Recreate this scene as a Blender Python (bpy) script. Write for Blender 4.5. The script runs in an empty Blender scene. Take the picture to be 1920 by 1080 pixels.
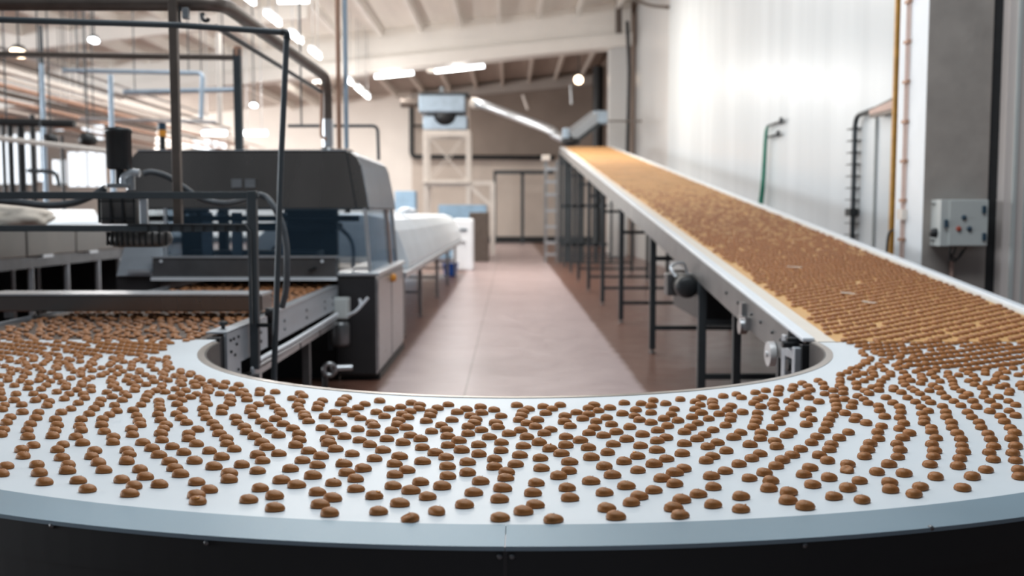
import bpy, math, random
from mathutils import Vector, Matrix
random.seed(7)
C = bpy.context.scene.collection
PI = math.pi
# ------------------------------------------------------------------ camera
H = 1.65
F = 35.0/36.0*1920
TH = math.radians(4.29)
CT, ST = math.cos(TH), math.sin(TH)
cam = bpy.data.cameras.new('camera'); camo = bpy.data.objects.new('camera', cam); C.objects.link(camo)
camo.location = (0, 0, H); camo.rotation_euler = (PI/2-TH, 0, 0)
cam.lens = 35; cam.sensor_width = 36; cam.shift_x = 5/1920
cam.dof.use_dof = True; cam.dof.focus_distance = 3.1; cam.dof.aperture_fstop = 2.1
cam.clip_end = 300
bpy.context.scene.camera = camo
def at(px, py, Y):
    u = (px-955)/F; v = (540-py)/F
    t = Y/(CT+v*ST)
    return Vector((u*t, Y, H+(v*CT-ST)*t))
def on(px, py, z):
    u = (px-955)/F; v = (540-py)/F
    t = (z-H)/(v*CT-ST)
    return Vector((u*t, t*(CT+v*ST), z))
def proj(p):
    x, y, z = p[0], p[1], p[2]-H
    d = y*CT - z*ST; up = y*ST + z*CT
    return 955+F*x/d, 540-F*up/d
# ------------------------------------------------------------------ materials
def mat(name, col, rough=.5, metal=0, var=.12, scale=6, bump=0, bscale=60, stretch=(1,1,1), emit=0, alpha=None, trans=0, coat=0, rvar=.0):
    m = bpy.data.materials.new(name); m.use_nodes = True
    nt = m.node_tree; b = nt.nodes['Principled BSDF']
    tc = nt.nodes.new('ShaderNodeTexCoord'); mp = nt.nodes.new('ShaderNodeMapping')
    mp.inputs['Scale'].default_value = stretch
    nt.links.new(tc.outputs['Object'], mp.inputs['Vector'])
    n = nt.nodes.new('ShaderNodeTexNoise'); n.inputs['Scale'].default_value = scale; n.inputs['Detail'].default_value = 4
    nt.links.new(mp.outputs['Vector'], n.inputs['Vector'])
    r = nt.nodes.new('ShaderNodeValToRGB')
    r.color_ramp.elements[0].position = .3; r.color_ramp.elements[1].position = .7
    r.color_ramp.elements[0].color = (*[c*(1-var) for c in col], 1)
    r.color_ramp.elements[1].color = (*[min(1, c*(1+var)) for c in col], 1)
    nt.links.new(n.outputs['Fac'], r.inputs['Fac']); nt.links.new(r.outputs['Color'], b.inputs['Base Color'])
    b.inputs['Roughness'].default_value = rough; b.inputs['Metallic'].default_value = metal
    if rvar:
        mr = nt.nodes.new('ShaderNodeMapRange'); mr.inputs['To Min'].default_value = rough-rvar; mr.inputs['To Max'].default_value = rough+rvar
        nt.links.new(n.outputs['Fac'], mr.inputs['Value']); nt.links.new(mr.outputs['Result'], b.inputs['Roughness'])
    if bump:
        n2 = nt.nodes.new('ShaderNodeTexNoise'); n2.inputs['Scale'].default_value = bscale; n2.inputs['Detail'].default_value = 3
        nt.links.new(mp.outputs['Vector'], n2.inputs['Vector'])
        bp = nt.nodes.new('ShaderNodeBump'); bp.inputs['Strength'].default_value = bump; bp.inputs['Distance'].default_value = .01
        nt.links.new(n2.outputs['Fac'], bp.inputs['Height']); nt.links.new(bp.outputs['Normal'], b.inputs['Normal'])
    if emit:
        b.inputs['Emission Color'].default_value = (*col, 1); b.inputs['Emission Strength'].default_value = emit
    if trans: b.inputs['Transmission Weight'].default_value = trans
    if alpha is not None: b.inputs['Alpha'].default_value = alpha
    if coat: b.inputs['Coat Weight'].default_value = coat
    return m
M = {}
M['cookie'] = mat('cookie_brown', (.32,.118,.030), .42, var=.14, scale=38, bump=.22, bscale=420)
M['cookie'].node_tree.nodes['Principled BSDF'].inputs['Specular IOR Level'].default_value = .6
M['cookie'].node_tree.nodes['Principled BSDF'].inputs['Specular Tint'].default_value = (1,.80,.60,1)
M['crumb'] = mat('dark_crumb', (.045,.015,.008), .5)
M['jam'] = mat('amber_jam', (.60,.22,.02), .12, var=.2, scale=150, coat=.6)
M['belt'] = mat('white_belt', (.70,.755,.79), .42, var=.015, scale=3, bump=.03, bscale=500)
M['belt_bounce'] = mat('bounce_lit_belt', (.70,.41,.17), .5, var=.06, scale=3)  # cream belt with orange bounce light from the cookies painted in
M['belt_cream'] = mat('cream_belt', (.80,.73,.64), .5, var=.03, scale=3)
M['cookie_warm_lit'] = mat('warm_lit_cookie', (.60,.34,.145), .38, var=.14, scale=3, bump=.1, bscale=60)  # warm highlight on the far incline painted into the cookie colour
M['cookie_lit'] = mat('lit_brown_cookie', (.40,.17,.065), .36, var=.12, scale=20)  # cookie brown lightened to paint in light on mesh belt and incline
M['plate'] = mat('dull_side_plate', (.22,.215,.21), .42, .5, var=.12, scale=4)
M['well'] = mat('well_wall_steel', (.10,.095,.09), .45, .5, var=.08, scale=2)
M['rim_in'] = mat('inner_rim_metal', (.42,.39,.36), .32, .8, var=.05, scale=3)
M['rim_out'] = mat('outer_rim_metal', (.22,.31,.37), .45, .3, var=.05, scale=2, rvar=.05)
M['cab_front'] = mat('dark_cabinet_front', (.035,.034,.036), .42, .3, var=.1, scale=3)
M['mesh'] = mat('wire_mesh', (.10,.075,.06), .45, .7, var=.4, scale=60, bump=.8, bscale=120)
M['alu'] = mat('brushed_aluminium', (.48,.52,.56), .42, .55, var=.05, scale=3, stretch=(1,1,8), rvar=.05)
M['steel'] = mat('stainless_steel', (.42,.43,.44), .3, .9, var=.1, scale=4, stretch=(1,1,6), rvar=.06)
M['pump_grey'] = mat('pump_housing_paint', (.13,.125,.12), .42, .4, var=.15, scale=9)
M['steel_tank'] = mat('tank_steel', (.15,.14,.125), .34, .85, var=.18, scale=2, stretch=(1,1,.4), rvar=.06)
M['steel_dark'] = mat('dull_steel', (.16,.165,.17), .38, .8, var=.15, scale=5)
M['steel_light'] = mat('bright_steel', (.62,.65,.68), .3, .75, var=.08, scale=5)
M['hood'] = mat('hood_steel', (.21,.19,.175), .27, .9, var=.16, scale=1.6, stretch=(1,1,.3), rvar=.06)
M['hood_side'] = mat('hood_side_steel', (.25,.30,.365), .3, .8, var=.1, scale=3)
M['frame'] = mat('painted_grey_tube', (.055,.066,.074), .45, .3, var=.1, scale=8)
M['frame_brown'] = mat('weathered_steel_tube', (.13,.105,.09), .42, .5, var=.15, scale=8)
M['black'] = mat('black_paint', (.012,.014,.016), .45, var=.2, scale=8)
M['skirt'] = mat('black_skirt', (.004,.007,.009), .6, var=.15, scale=4)
M['rubber'] = mat('grey_hose_rubber', (.075,.085,.095), .45, var=.12, scale=20)
M['white_plastic'] = mat('white_plastic', (.78,.82,.86), .35, var=.03, scale=2)
M['white_cover'] = mat('white_tunnel_cover', (.82,.88,.93), .3, var=.05, scale=1.5)
M['cream'] = mat('cream_paint', (.72,.66,.60), .5, var=.05, scale=3)
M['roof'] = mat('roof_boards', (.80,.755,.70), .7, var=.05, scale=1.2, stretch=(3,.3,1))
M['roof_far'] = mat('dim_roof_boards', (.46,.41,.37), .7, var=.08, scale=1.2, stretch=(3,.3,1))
M['beam'] = mat('beam_paint', (.86,.83,.78), .6, var=.04, scale=.8)
M['wall_white'] = mat('white_plaster', (.90,.86,.81), .7, var=.04, scale=.7)
M['wall_midtone'] = mat('midtone_plaster', (.60,.53,.47), .75, var=.10, scale=.5)
M['wall_brown'] = mat('brown_grey_plaster', (.30,.25,.215), .75, var=.14, scale=.5)
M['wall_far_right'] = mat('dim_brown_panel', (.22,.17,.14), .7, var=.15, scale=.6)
M['band'] = mat('concrete_band', (.46,.43,.40), .7, var=.08, scale=.8)
M['matt_panel'] = mat('matt_white_panel', (.66,.66,.65), .3, var=.05, scale=.5, stretch=(1,1,.15), rvar=.08)
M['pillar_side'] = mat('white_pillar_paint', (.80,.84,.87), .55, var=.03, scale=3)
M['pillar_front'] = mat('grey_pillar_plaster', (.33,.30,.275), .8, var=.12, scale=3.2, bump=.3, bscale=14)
M['box_grey'] = mat('light_grey_enamel', (.50,.53,.52), .45, var=.04, scale=3)
M['yellow'] = mat('ochre_paint', (.48,.24,.03), .5, var=.18, scale=9)
M['conduit'] = mat('pinkish_conduit', (.55,.38,.32), .5, var=.1, scale=9)
M['green'] = mat('green_hose', (.02,.20,.13), .4, var=.15, scale=12)
M['blue'] = mat('pale_blue_plastic', (.30,.46,.62), .5, var=.12, scale=4)
M['blue_bin'] = mat('blue_bin_plastic', (.02,.10,.42), .4, var=.1, scale=9)
M['pale_blue'] = mat('pale_blue_steel', (.36,.45,.54), .4, .4, var=.1, scale=4)
M['orange'] = mat('orange_plastic', (.75,.30,.03), .4, var=.08, scale=9)
M['copper'] = mat('brown_pipe', (.38,.22,.15), .45, .3, var=.15, scale=4)
M['white_pipe'] = mat('white_pipe', (.75,.70,.65), .4, var=.06, scale=3)
M['fabric'] = mat('cream_fabric', (.70,.64,.56), .9, var=.08, scale=8, bump=.4, bscale=30)
M['lamp'] = mat('lit_tube', (.93,.97,1.0), .4, var=.01, emit=5)
M['lamp_warm'] = mat('lit_warm_lamp', (1.0,.80,.60), .4, var=.01, emit=5)
M['sky'] = mat('daylight_pane', (.86,.93,1.0), .3, var=.02, emit=1.2)
M['red'] = mat('red_button', (.35,.06,.03), .4, var=.05)
M['navy'] = mat('dark_blue_plastic', (.02,.05,.08), .4, var=.05)
M['caster'] = mat('pale_disc_steel', (.66,.66,.66), .4, .3, var=.06, scale=9)
M['side_wall'] = mat('pinkish_white_panel', (.66,.60,.57), .35, var=.04, scale=1)
def glass_mat(name, col, alpha):
    m = bpy.data.materials.new(name); m.use_nodes = True; nt = m.node_tree
    for n in list(nt.nodes): nt.nodes.remove(n)
    o = nt.nodes.new('ShaderNodeOutputMaterial'); mx = nt.nodes.new('ShaderNodeMixShader')
    tr = nt.nodes.new('ShaderNodeBsdfTransparent'); gl = nt.nodes.new('ShaderNodeBsdfPrincipled')
    no = nt.nodes.new('ShaderNodeTexNoise'); no.inputs['Scale'].default_value = 3
    mr = nt.nodes.new('ShaderNodeMapRange'); mr.inputs['To Min'].default_value = alpha-.08; mr.inputs['To Max'].default_value = alpha+.08
    nt.links.new(no.outputs['Fac'], mr.inputs['Value']); nt.links.new(mr.outputs['Result'], mx.inputs['Fac'])
    gl.inputs['Base Color'].default_value = (*col, 1); gl.inputs['Roughness'].default_value = .08
    tr.inputs['Color'].default_value = (.8,.88,.95,1)
    nt.links.new(tr.outputs[0], mx.inputs[1]); nt.links.new(gl.outputs[0], mx.inputs[2]); nt.links.new(mx.outputs[0], o.inputs['Surface'])
    return m
M['glass'] = glass_mat('clear_guard_glass', (.04,.07,.10), .22)
M['glass_side'] = glass_mat('blue_guard_glass', (.26,.38,.50), .5)
# floor: reddish brown slab with a paler painted walkway and joints
def floor_mat():
    m = bpy.data.materials.new('floor_concrete'); m.use_nodes = True; nt = m.node_tree; b = nt.nodes['Principled BSDF']
    N = nt.nodes.new; L = nt.links.new
    tc = N('ShaderNodeTexCoord'); sx = N('ShaderNodeSeparateXYZ'); L(tc.outputs['Object'], sx.inputs[0])
    def math_(op, a, bb=None, cc=None):
        n = N('ShaderNodeMath'); n.operation = op
        for i, q in enumerate((a, bb, cc)):
            if q is None: continue
            if isinstance(q, (int, float)): n.inputs[i].default_value = q
            else: L(q, n.inputs[i])
        return n.outputs[0]
    no = N('ShaderNodeTexNoise'); no.inputs['Scale'].default_value = .8; no.inputs['Detail'].default_value = 6
    L(tc.outputs['Object'], no.inputs['Vector'])
    def mixc(fac, c1, c2):
        n = N('ShaderNodeMix'); n.data_type = 'RGBA'
        if isinstance(fac, float): n.inputs[0].default_value = fac
        else: L(fac, n.inputs[0])
        for i, c in ((6, c1), (7, c2)):
            if isinstance(c, tuple): n.inputs[i].default_value = (*c, 1)
            else: L(c, n.inputs[i])
        return n.outputs[2]
    side = mixc(no.outputs['Fac'], (.12,.055,.038), (.22,.11,.08))
    path = mixc(no.outputs['Fac'], (.40,.305,.305), (.58,.465,.46))
    n3 = N('ShaderNodeTexNoise'); n3.inputs['Scale'].default_value = 3.5; n3.inputs['Detail'].default_value = 8; L(tc.outputs['Object'], n3.inputs['Vector'])
    w = math_('MULTIPLY', math_('SUBTRACT', n3.outputs['Fac'], .5), .10)
    X = math_('ADD', sx.outputs[0], w)
    inside = math_('MULTIPLY', math_('MINIMUM', math_('MAXIMUM', math_('MULTIPLY_ADD', X, 14, 17.3), 0), 1),
                   math_('MINIMUM', math_('MAXIMUM', math_('MULTIPLY_ADD', X, -14, 18.2), 0), 1))
    col = mixc(inside, side, path)
    j1 = math_('LESS_THAN', math_('ABSOLUTE', math_('ADD', sx.outputs[0], .41)), .009)
    jy = math_('LESS_THAN', math_('ABSOLUTE', math_('SUBTRACT', math_('MODULO', math_('ADD', sx.outputs[1], .4), 6), 3)), .01)
    jj = math_('MULTIPLY', math_('MAXIMUM', j1, jy), .55)
    col = mixc(jj, col, (.12,.08,.07))
    L(col, b.inputs['Base Color'])
    mr = N('ShaderNodeMapRange'); mr.inputs['To Min'].default_value = .22; mr.inputs['To Max'].default_value = .42
    L(n3.outputs['Fac'], mr.inputs['Value']); L(mr.outputs['Result'], b.inputs['Roughness'])
    return m
M['floor'] = floor_mat()
def panel_mat():
    m = bpy.data.materials.new('glossy_wall_panels'); m.use_nodes = True; nt = m.node_tree; b = nt.nodes['Principled BSDF']
    N = nt.nodes.new; L = nt.links.new
    tc = N('ShaderNodeTexCoord'); mp = N('ShaderNodeMapping'); mp.inputs['Scale'].default_value = (1, 1.6, .12); L(tc.outputs['Object'], mp.inputs[0])
    no = N('ShaderNodeTexNoise'); no.inputs['Scale'].default_value = 1.1; no.inputs['Detail'].default_value = 5; L(mp.outputs[0], no.inputs['Vector'])
    r = N('ShaderNodeValToRGB'); r.color_ramp.elements[0].color = (.57,.61,.63,1); r.color_ramp.elements[1].color = (.65,.69,.71,1)
    r.color_ramp.elements[0].position = .35; r.color_ramp.elements[1].position = .65
    L(no.outputs['Fac'], r.inputs[0])
    sx = N('ShaderNodeSeparateXYZ'); L(tc.outputs['Object'], sx.inputs[0])
    md = N('ShaderNodeMath'); md.operation = 'PINGPONG'; md.inputs[1].default_value = .575; L(sx.outputs[1], md.inputs[0])
    lt = N('ShaderNodeMath'); lt.operation = 'LESS_THAN'; lt.inputs[1].default_value = .012; L(md.outputs[0], lt.inputs[0])
    ml = N('ShaderNodeMath'); ml.operation = 'MULTIPLY'; ml.inputs[1].default_value = .4; L(lt.outputs[0], ml.inputs[0])
    mx = N('ShaderNodeMix'); mx.data_type = 'RGBA'; L(ml.outputs[0], mx.inputs[0]); L(r.outputs[0], mx.inputs[6]); mx.inputs[7].default_value = (.5,.53,.55,1)
    L(mx.outputs[2], b.inputs['Base Color'])
    b.inputs['Roughness'].default_value = .30; b.inputs['Specular IOR Level'].default_value = .28
    mp2 = N('ShaderNodeMapping'); mp2.inputs['Scale'].default_value = (1, 2.2, .08); L(tc.outputs['Object'], mp2.inputs[0])
    n2 = N('ShaderNodeTexNoise'); n2.inputs['Scale'].default_value = 1.3; n2.inputs['Detail'].default_value = 2; L(mp2.outputs[0], n2.inputs['Vector'])
    bp = N('ShaderNodeBump'); bp.inputs['Strength'].default_value = .22; bp.inputs['Distance'].default_value = .02; L(n2.outputs['Fac'], bp.inputs['Height']); L(bp.outputs[0], b.inputs['Normal'])
    return m
M['panel'] = panel_mat()
# ------------------------------------------------------------------ mesh builder
OFF = {}
def smooth_path(pts, n=8):
    P = [Vector(p) for p in pts]
    if len(P) < 3: return P
    out = []
    for i in range(len(P)-1):
        p0 = P[i-1] if i else P[0]*2-P[1]; p1 = P[i]; p2 = P[i+1]; p3 = P[i+2] if i+2 < len(P) else P[-1]*2-P[-2]
        for k in range(n):
            t = k/n
            out.append(.5*((2*p1)+(-p0+p2)*t+(2*p0-5*p1+4*p2-p3)*t*t+(-p0+3*p1-3*p2+p3)*t**3))
    out.append(P[-1]); return out
def round_corners(pts, r, n=5):
    P = [Vector(p) for p in pts]; out = [P[0]]
    for i in range(1, len(P)-1):
        a = (P[i-1]-P[i]); b = (P[i+1]-P[i]); rr = min(r, a.length/2, b.length/2)
        A = P[i]+a.normalized()*rr; B = P[i]+b.normalized()*rr
        for k in range(n+1):
            t = k/n; out.append(A*(1-t)**2+P[i]*2*t*(1-t)+B*t*t)
    out.append(P[-1]); return out
class MB:
    def __init__(s): s.v = []; s.f = []; s.m = []; s.s = []; s.cur = 0
    def add(s, vs, fs, smooth=False):
        b = len(s.v); s.v += [Vector(q) for q in vs]; s.f += [[b+i for i in f] for f in fs]; s.m += [s.cur]*len(fs); s.s += [smooth]*len(fs); return s
    def box(s, x0, x1, y0, y1, z0, z1):
        vs = [(x, y, z) for x in (x0, x1) for y in (y0, y1) for z in (z0, z1)]
        return s.add(vs, [(0,1,3,2),(4,6,7,5),(0,4,5,1),(2,3,7,6),(0,2,6,4),(1,5,7,3)])
    def hexa(s, b4, t4):
        return s.add(list(b4)+list(t4), [(3,2,1,0),(4,5,6,7),(0,1,5,4),(1,2,6,5),(2,3,7,6),(3,0,4,7)])
    def bar(s, p0, p1, w, h=None, up=(0,0,1)):
        h = h or w; p0 = Vector(p0); p1 = Vector(p1); d = (p1-p0).normalized(); up = Vector(up)
        if abs(d.dot(up)) > .95: up = Vector((0,1,0))
        r = d.cross(up).normalized(); u = r.cross(d).normalized()
        q = [r*(w/2*a)+u*(h/2*b) for a, b in ((-1,-1),(1,-1),(1,1),(-1,1))]
        return s.hexa([p0+k for k in q], [p1+k for k in q])
    def tube(s, path, r, n=12, cap=True, rf=None, smooth=True):
        P = [Vector(p) for p in path]; vs = []; fs = []
        d0 = (P[1]-P[0]).normalized(); a = Vector((0,0,1)) if abs(d0.z) < .9 else Vector((1,0,0))
        u = d0.cross(a).normalized()
        for i, p in enumerate(P):
            d = (P[min(i+1, len(P)-1)]-P[max(i-1, 0)]).normalized()
            u = (u-d*u.dot(d)).normalized(); w = d.cross(u)
            rr = rf(i) if rf else r
            vs += [p+(u*math.cos(2*PI*k/n)+w*math.sin(2*PI*k/n))*rr for k in range(n)]
        for i in range(len(P)-1):
            for k in range(n):
                fs.append((i*n+k, i*n+(k+1)%n, (i+1)*n+(k+1)%n, (i+1)*n+k))
        s.add(vs, fs, smooth)
        if cap:
            b = len(P)*n
            s.add(vs[:n], [tuple(range(n))[::-1]]); s.add(vs[-n:], [tuple(range(n))])
        return s
    def cyl(s, p0, p1, r, r1=None, n=20):
        r1 = r if r1 is None else r1
        return s.tube([p0, p1], r, n, rf=lambda i: r if i == 0 else r1)
    def lathe(s, c, prof, n=24, axis=(0,0,1)):
        ax = Vector(axis).normalized(); c = Vector(c)
        a = Vector((1,0,0)) if abs(ax.x) < .9 else Vector((0,1,0)); u = ax.cross(a).normalized(); w = ax.cross(u)
        vs = []; fs = []
        for r, z in prof:
            vs += [c+ax*z+(u*math.cos(2*PI*k/n)+w*math.sin(2*PI*k/n))*max(r, 1e-4) for k in range(n)]
        for i in range(len(prof)-1):
            for k in range(n): fs.append((i*n+k, i*n+(k+1)%n, (i+1)*n+(k+1)%n, (i+1)*n+k))
        return s.add(vs, fs, True)
    def ring(s, c, r0, r1, z0, z1, a0, a1, n=96):
        vs = []; fs = []
        for i in range(n+1):
            a = a0+(a1-a0)*i/n; ca, sa = math.cos(a), math.sin(a)
            for r, z in ((r0,z0),(r1,z0),(r1,z1),(r0,z1)): vs.append((c[0]+r*ca, c[1]+r*sa, z))
        for i in range(n):
            b = i*4
            for k in range(4): fs.append((b+k, b+(k+1)%4, b+4+(k+1)%4, b+4+k))
        fs.append((3,2,1,0)); b = n*4; fs.append((b,b+1,b+2,b+3))
        return s.add(vs, fs)
    def build(s, name, m, parent=None, bevel=0, origin=None):
        me = bpy.data.meshes.new(name)
        if parent is not None: off = OFF[parent.name]
        else:
            if origin is None:
                xs = [v.x for v in s.v]; ys = [v.y for v in s.v]; zs = [v.z for v in s.v]
                off = Vector(((min(xs)+max(xs))/2, (min(ys)+max(ys))/2, min(zs)))
            else: off = Vector(origin)
        me.from_pydata([tuple(v-off) for v in s.v], [], s.f)
        ms = m if isinstance(m, (list, tuple)) else [m]
        for k in ms: me.materials.append(M[k] if isinstance(k, str) else k)
        me.polygons.foreach_set('material_index', s.m); me.polygons.foreach_set('use_smooth', s.s)
        me.update()
        o = bpy.data.objects.new(name, me); C.objects.link(o)
        if parent is not None: o.parent = parent
        else: o.location = off
        OFF[o.name] = off
        if bevel:
            bv = o.modifiers.new('bevel', 'BEVEL'); bv.width = bevel; bv.segments = 2; bv.limit_method = 'ANGLE'
        return o
def tag(o, label=None, cat=None, group=None, kind=None):
    if label: o['label'] = label
    if cat: o['category'] = cat
    if group: o['group'] = group
    if kind: o['kind'] = kind
    return o
def thing(name, label, cat, loc, group=None):
    o = bpy.data.objects.new(name, None); C.objects.link(o); o.location = loc; OFF[o.name] = Vector(loc); o.empty_display_size = .1
    return tag(o, label, cat, group)
def struct(name, mb, m, label=None, **k):
    o = mb.build(name, m, **k); o['kind'] = 'structure'
    if label: o['label'] = label
    return o
# ------------------------------------------------------------------ the hall
def roofz(x): return 9.05+.11*x
struct('floor', MB().box(-32, 9, -4, 56.5, -.1, 0), 'floor', origin=(0,0,0))
# ceiling slopes up to the right
def slab(x0, x1, y0, y1, dz, t):
    return MB().hexa([(x0,y0,roofz(x0)+dz),(x1,y0,roofz(x1)+dz),(x1,y1,roofz(x1)+dz),(x0,y1,roofz(x0)+dz)],
                     [(x0,y0,roofz(x0)+dz+t),(x1,y0,roofz(x1)+dz+t),(x1,y1,roofz(x1)+dz+t),(x0,y1,roofz(x0)+dz+t)])
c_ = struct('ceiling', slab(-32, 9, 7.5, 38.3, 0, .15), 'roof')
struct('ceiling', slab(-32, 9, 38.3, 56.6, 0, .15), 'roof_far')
k = 1
for i in range(24):
    x = 4.0-1.46*i
    struct('trim_%d' % k, slab(x-.07, x+.07, 7.5, 37.7, -.34, .335), 'beam'); k += 1
    if i < 12: struct('trim_%d' % k, slab(x-.07, x+.07, 38.7, 55.9, -.34, .335), 'beam'); k += 1
# big cross beam
def crossbeam(y0, y1, zt, zb, t=None):
    x0, x1 = -31.5, 4.55
    return MB().hexa([(x0,y0,zb(x0)),(x1,y0,zb(x1)),(x1,y1,zb(x1)),(x0,y1,zb(x0))], [(x0,y0,zt(x0)),(x1,y0,zt(x1)),(x1,y1,zt(x1)),(x0,y1,zt(x0))])
zb = lambda x: 7.45+.098*x
b_ = crossbeam(37.85, 38.45, roofz, lambda x: zb(x)+.45)
struct('trim_%d' % k, b_, 'beam'); k += 1
struct('trim_%d' % k, crossbeam(37.6, 38.6, lambda x: zb(x)+.45, zb), 'beam'); k += 1
# second cross beam nearer, only its left arm comes into view, and cross purlins on the left
for yy in (24.0, 31.0):
    m_ = MB(); x0, x1 = -31.5, -6.2
    z0 = lambda x: roofz(x)-.75
    m_.hexa([(x0,yy,z0(x0)),(x1,yy,z0(x1)),(x1,yy+.3,z0(x1)),(x0,yy+.3,z0(x0))], [(x0,yy,roofz(x0)),(x1,yy,roofz(x1)),(x1,yy+.3,roofz(x1)),(x0,yy+.3,roofz(x0))])
    struct('trim_%d' % k, m_, 'beam'); k += 1
# back wall: brown-grey hue at right, light fading rightwards painted as tone steps
s56 = F/56.0
struct('wall_back', MB().box(-32, -5.45, 56, 56.3, 0, 9.3), 'wall_white')
struct('wall_back', MB().box(-5.45, -2.2, 56, 56.3, 0, 9.3), 'wall_midtone')
struct('wall_back', MB().box(-2.2, 9, 56, 56.3, 4.7, 10.2), 'wall_brown')
struct('wall_back', MB().box(-2.2, 9, 56, 56.3, 0, 4.7), 'wall_midtone')
def hx(pts, y0, y1):
    return MB().hexa([(x, y0, z) for x, z in pts], [(x, y1, z) for x, z in pts])
A, B_, C_, D_ = at(770,190,55.8), at(1125,158,55.8), at(1125,100,55.8), at(770,120,55.8)
struct('trim_%d' % k, hx([(A.x,A.z),(B_.x,B_.z),(B_.x,9.5),(D_.x,8.3)], 55.7, 56), 'band'); k += 1
struct('baseboard_back', MB().box(-31, 5, 55.9, 56, 0, .35), 'black')
# right side: glossy cold-room panels, then a duller wall, then a column
struct('wall_right', MB().box(4.6, 4.9, 11.3, 29.1, 0, 9.55), 'panel')
struct('wall_right', MB().box(4.78, 5.0, 29.1, 38.2, 0, 9.55), 'matt_panel')
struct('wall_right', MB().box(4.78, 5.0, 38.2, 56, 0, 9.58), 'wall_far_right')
struct('trim_%d' % k, MB().box(3.76, 4.5, 37.9, 38.6, 0, 9.4), 'matt_panel', bevel=.02); k += 1
# near pillar
pm = MB().box(3.85, 4.455, 9.3, 9.98, 0, 9.3)
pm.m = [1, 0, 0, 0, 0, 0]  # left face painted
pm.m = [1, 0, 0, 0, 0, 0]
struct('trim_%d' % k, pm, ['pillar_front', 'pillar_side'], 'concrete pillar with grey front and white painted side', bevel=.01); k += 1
struct('trim_%d' % k, MB().box(4.455, 4.55, 9.33, 9.6, 0, 9.3), 'black'); k += 1
struct('wall_right', MB().box(4.55, 9, 9.2, 9.6, 0, 9.3), 'side_wall')
tm = MB().box(4.62, 4.65, 9.17, 9.2, 0, 9.3).box(4.73, 4.745, 9.18, 9.2, 0, 9.3)
struct('trim_%d' % k, tm, 'box_grey'); k += 1
# windows in the far left of the back wall
wins = [(130,285,163,350),(167,285,198,350),(28,205,58,345),(-30,235,22,345),(62,215,78,340),(85,205,120,245),(155,225,195,262),(362,262,395,282),(398,265,424,282),(100,300,124,345)]
for i, (x0, y0, x1, y1) in enumerate(wins):
    a = at(x0, y1, 55.95); b = at(x1, y0, 55.95)
    root = thing('window_%d' % (i+1), None, None, (a.x/2+b.x/2, 55.9, a.z)); root['kind'] = 'structure'
    MB().box(a.x, b.x, 55.93, 55.97, a.z, b.z).build('window_pane', 'sky', root)
    f = MB()
    w = .07
    f.box(a.x-w, b.x+w, 55.86, 56, a.z-w, a.z).box(a.x-w, b.x+w, 55.86, 56, b.z, b.z+w).box(a.x-w, a.x, 55.86, 56, a.z, b.z).box(b.x, b.x+w, 55.86, 56, a.z, b.z)
    f.box(a.x/2+b.x/2-.03, a.x/2+b.x/2+.03, 55.88, 55.98, a.z, b.z)
    f.build('window_frame', 'cream', root)

# ------------------------------------------------------------------ curved conveyor
CX, CY, ZB = .03, 5.58, .924
RI, RO = 1.70, 3.31
cv = thing('curved_conveyor', 'wide white belt conveyor bending in a half circle across the foreground', 'conveyor', (CX, CY, 0))
MB().ring((CX,CY), RI+.01, RO, ZB-.02, ZB, PI, 2*PI, 160).build('belt', 'belt', cv)
MB().ring((CX,CY), RI-.025, RI+.01, ZB-.03, ZB+.003, PI, 2*PI, 160).build('inner_rim', 'rim_in', cv)
g_ = MB(); 
MB().ring((CX,CY), RI-.035, RI-.025, ZB-.24, ZB-.001, PI, 2*PI, 120).build('inner_skirt', 'well', cv)
SE = 1.5*PI - .003
seam = math.atan2(2.25-CY, -.008-CX)
for a0, a1 in ((PI+.0, 4.083), (4.0835, seam+2*PI-.00025), (seam+2*PI+.00025, 5.36), (5.3605, 2*PI)):
    MB().ring((CX,CY), RO+.001, RO+.155, ZB-.006, ZB+.004, a0, a1, 60).build('outer_rim', 'rim_out', cv)
sk = MB().ring((CX,CY), RO+.13, RO+.150, ZB-.10, ZB-.0065, PI, 2*PI, 160)
sk.ring((CX,CY), RO+.12, RO+.143, .12, ZB-.10, PI, 2*PI, 160)
sk.build('outer_skirt', 'skirt', cv)
MB().ring((CX,CY), RO+.149, RO+.1515, ZB-.10, ZB-.0065, seam+2*PI-.0012, seam+2*PI+.0012, 4).build('skirt_seam', 'black', cv)
for px, py in ((937,1043),(960,1043),(388,1017),(1508,1022),(98,985),(1745,990)):
    # bolts in the skirt
    u = (px-955)/F; v = (540-py)/F; d = Vector((u, CT+v*ST, v*CT-ST)); R = RO+.150
    a = d.x**2+d.y**2; b = -2*(d.x*CX+d.y*CY); c = CX*CX+CY*CY-R*R
    t = (-b-math.sqrt(max(b*b-4*a*c, 0)))/(2*a); p = Vector((0,0,H))+d*t
    n = Vector((p.x-CX, p.y-CY, 0)).normalized()
    MB().lathe(p, [(.0001,.006),(.005,.006),(.0065,.003),(.0065,-.004)], 10, n).build('bolt', 'steel_dark', cv)
for a in (PI*1.02, PI*1.2, PI*1.38, PI*1.62, PI*1.8, PI*1.98):
    for r in (RI+.1, RO-.1):
        x, y = CX+r*math.cos(a), CY+r*math.sin(a)
        MB().box(x-.03, x+.03, y-.03, y+.03, 0, ZB-.03).build('leg', 'frame', cv)
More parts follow.
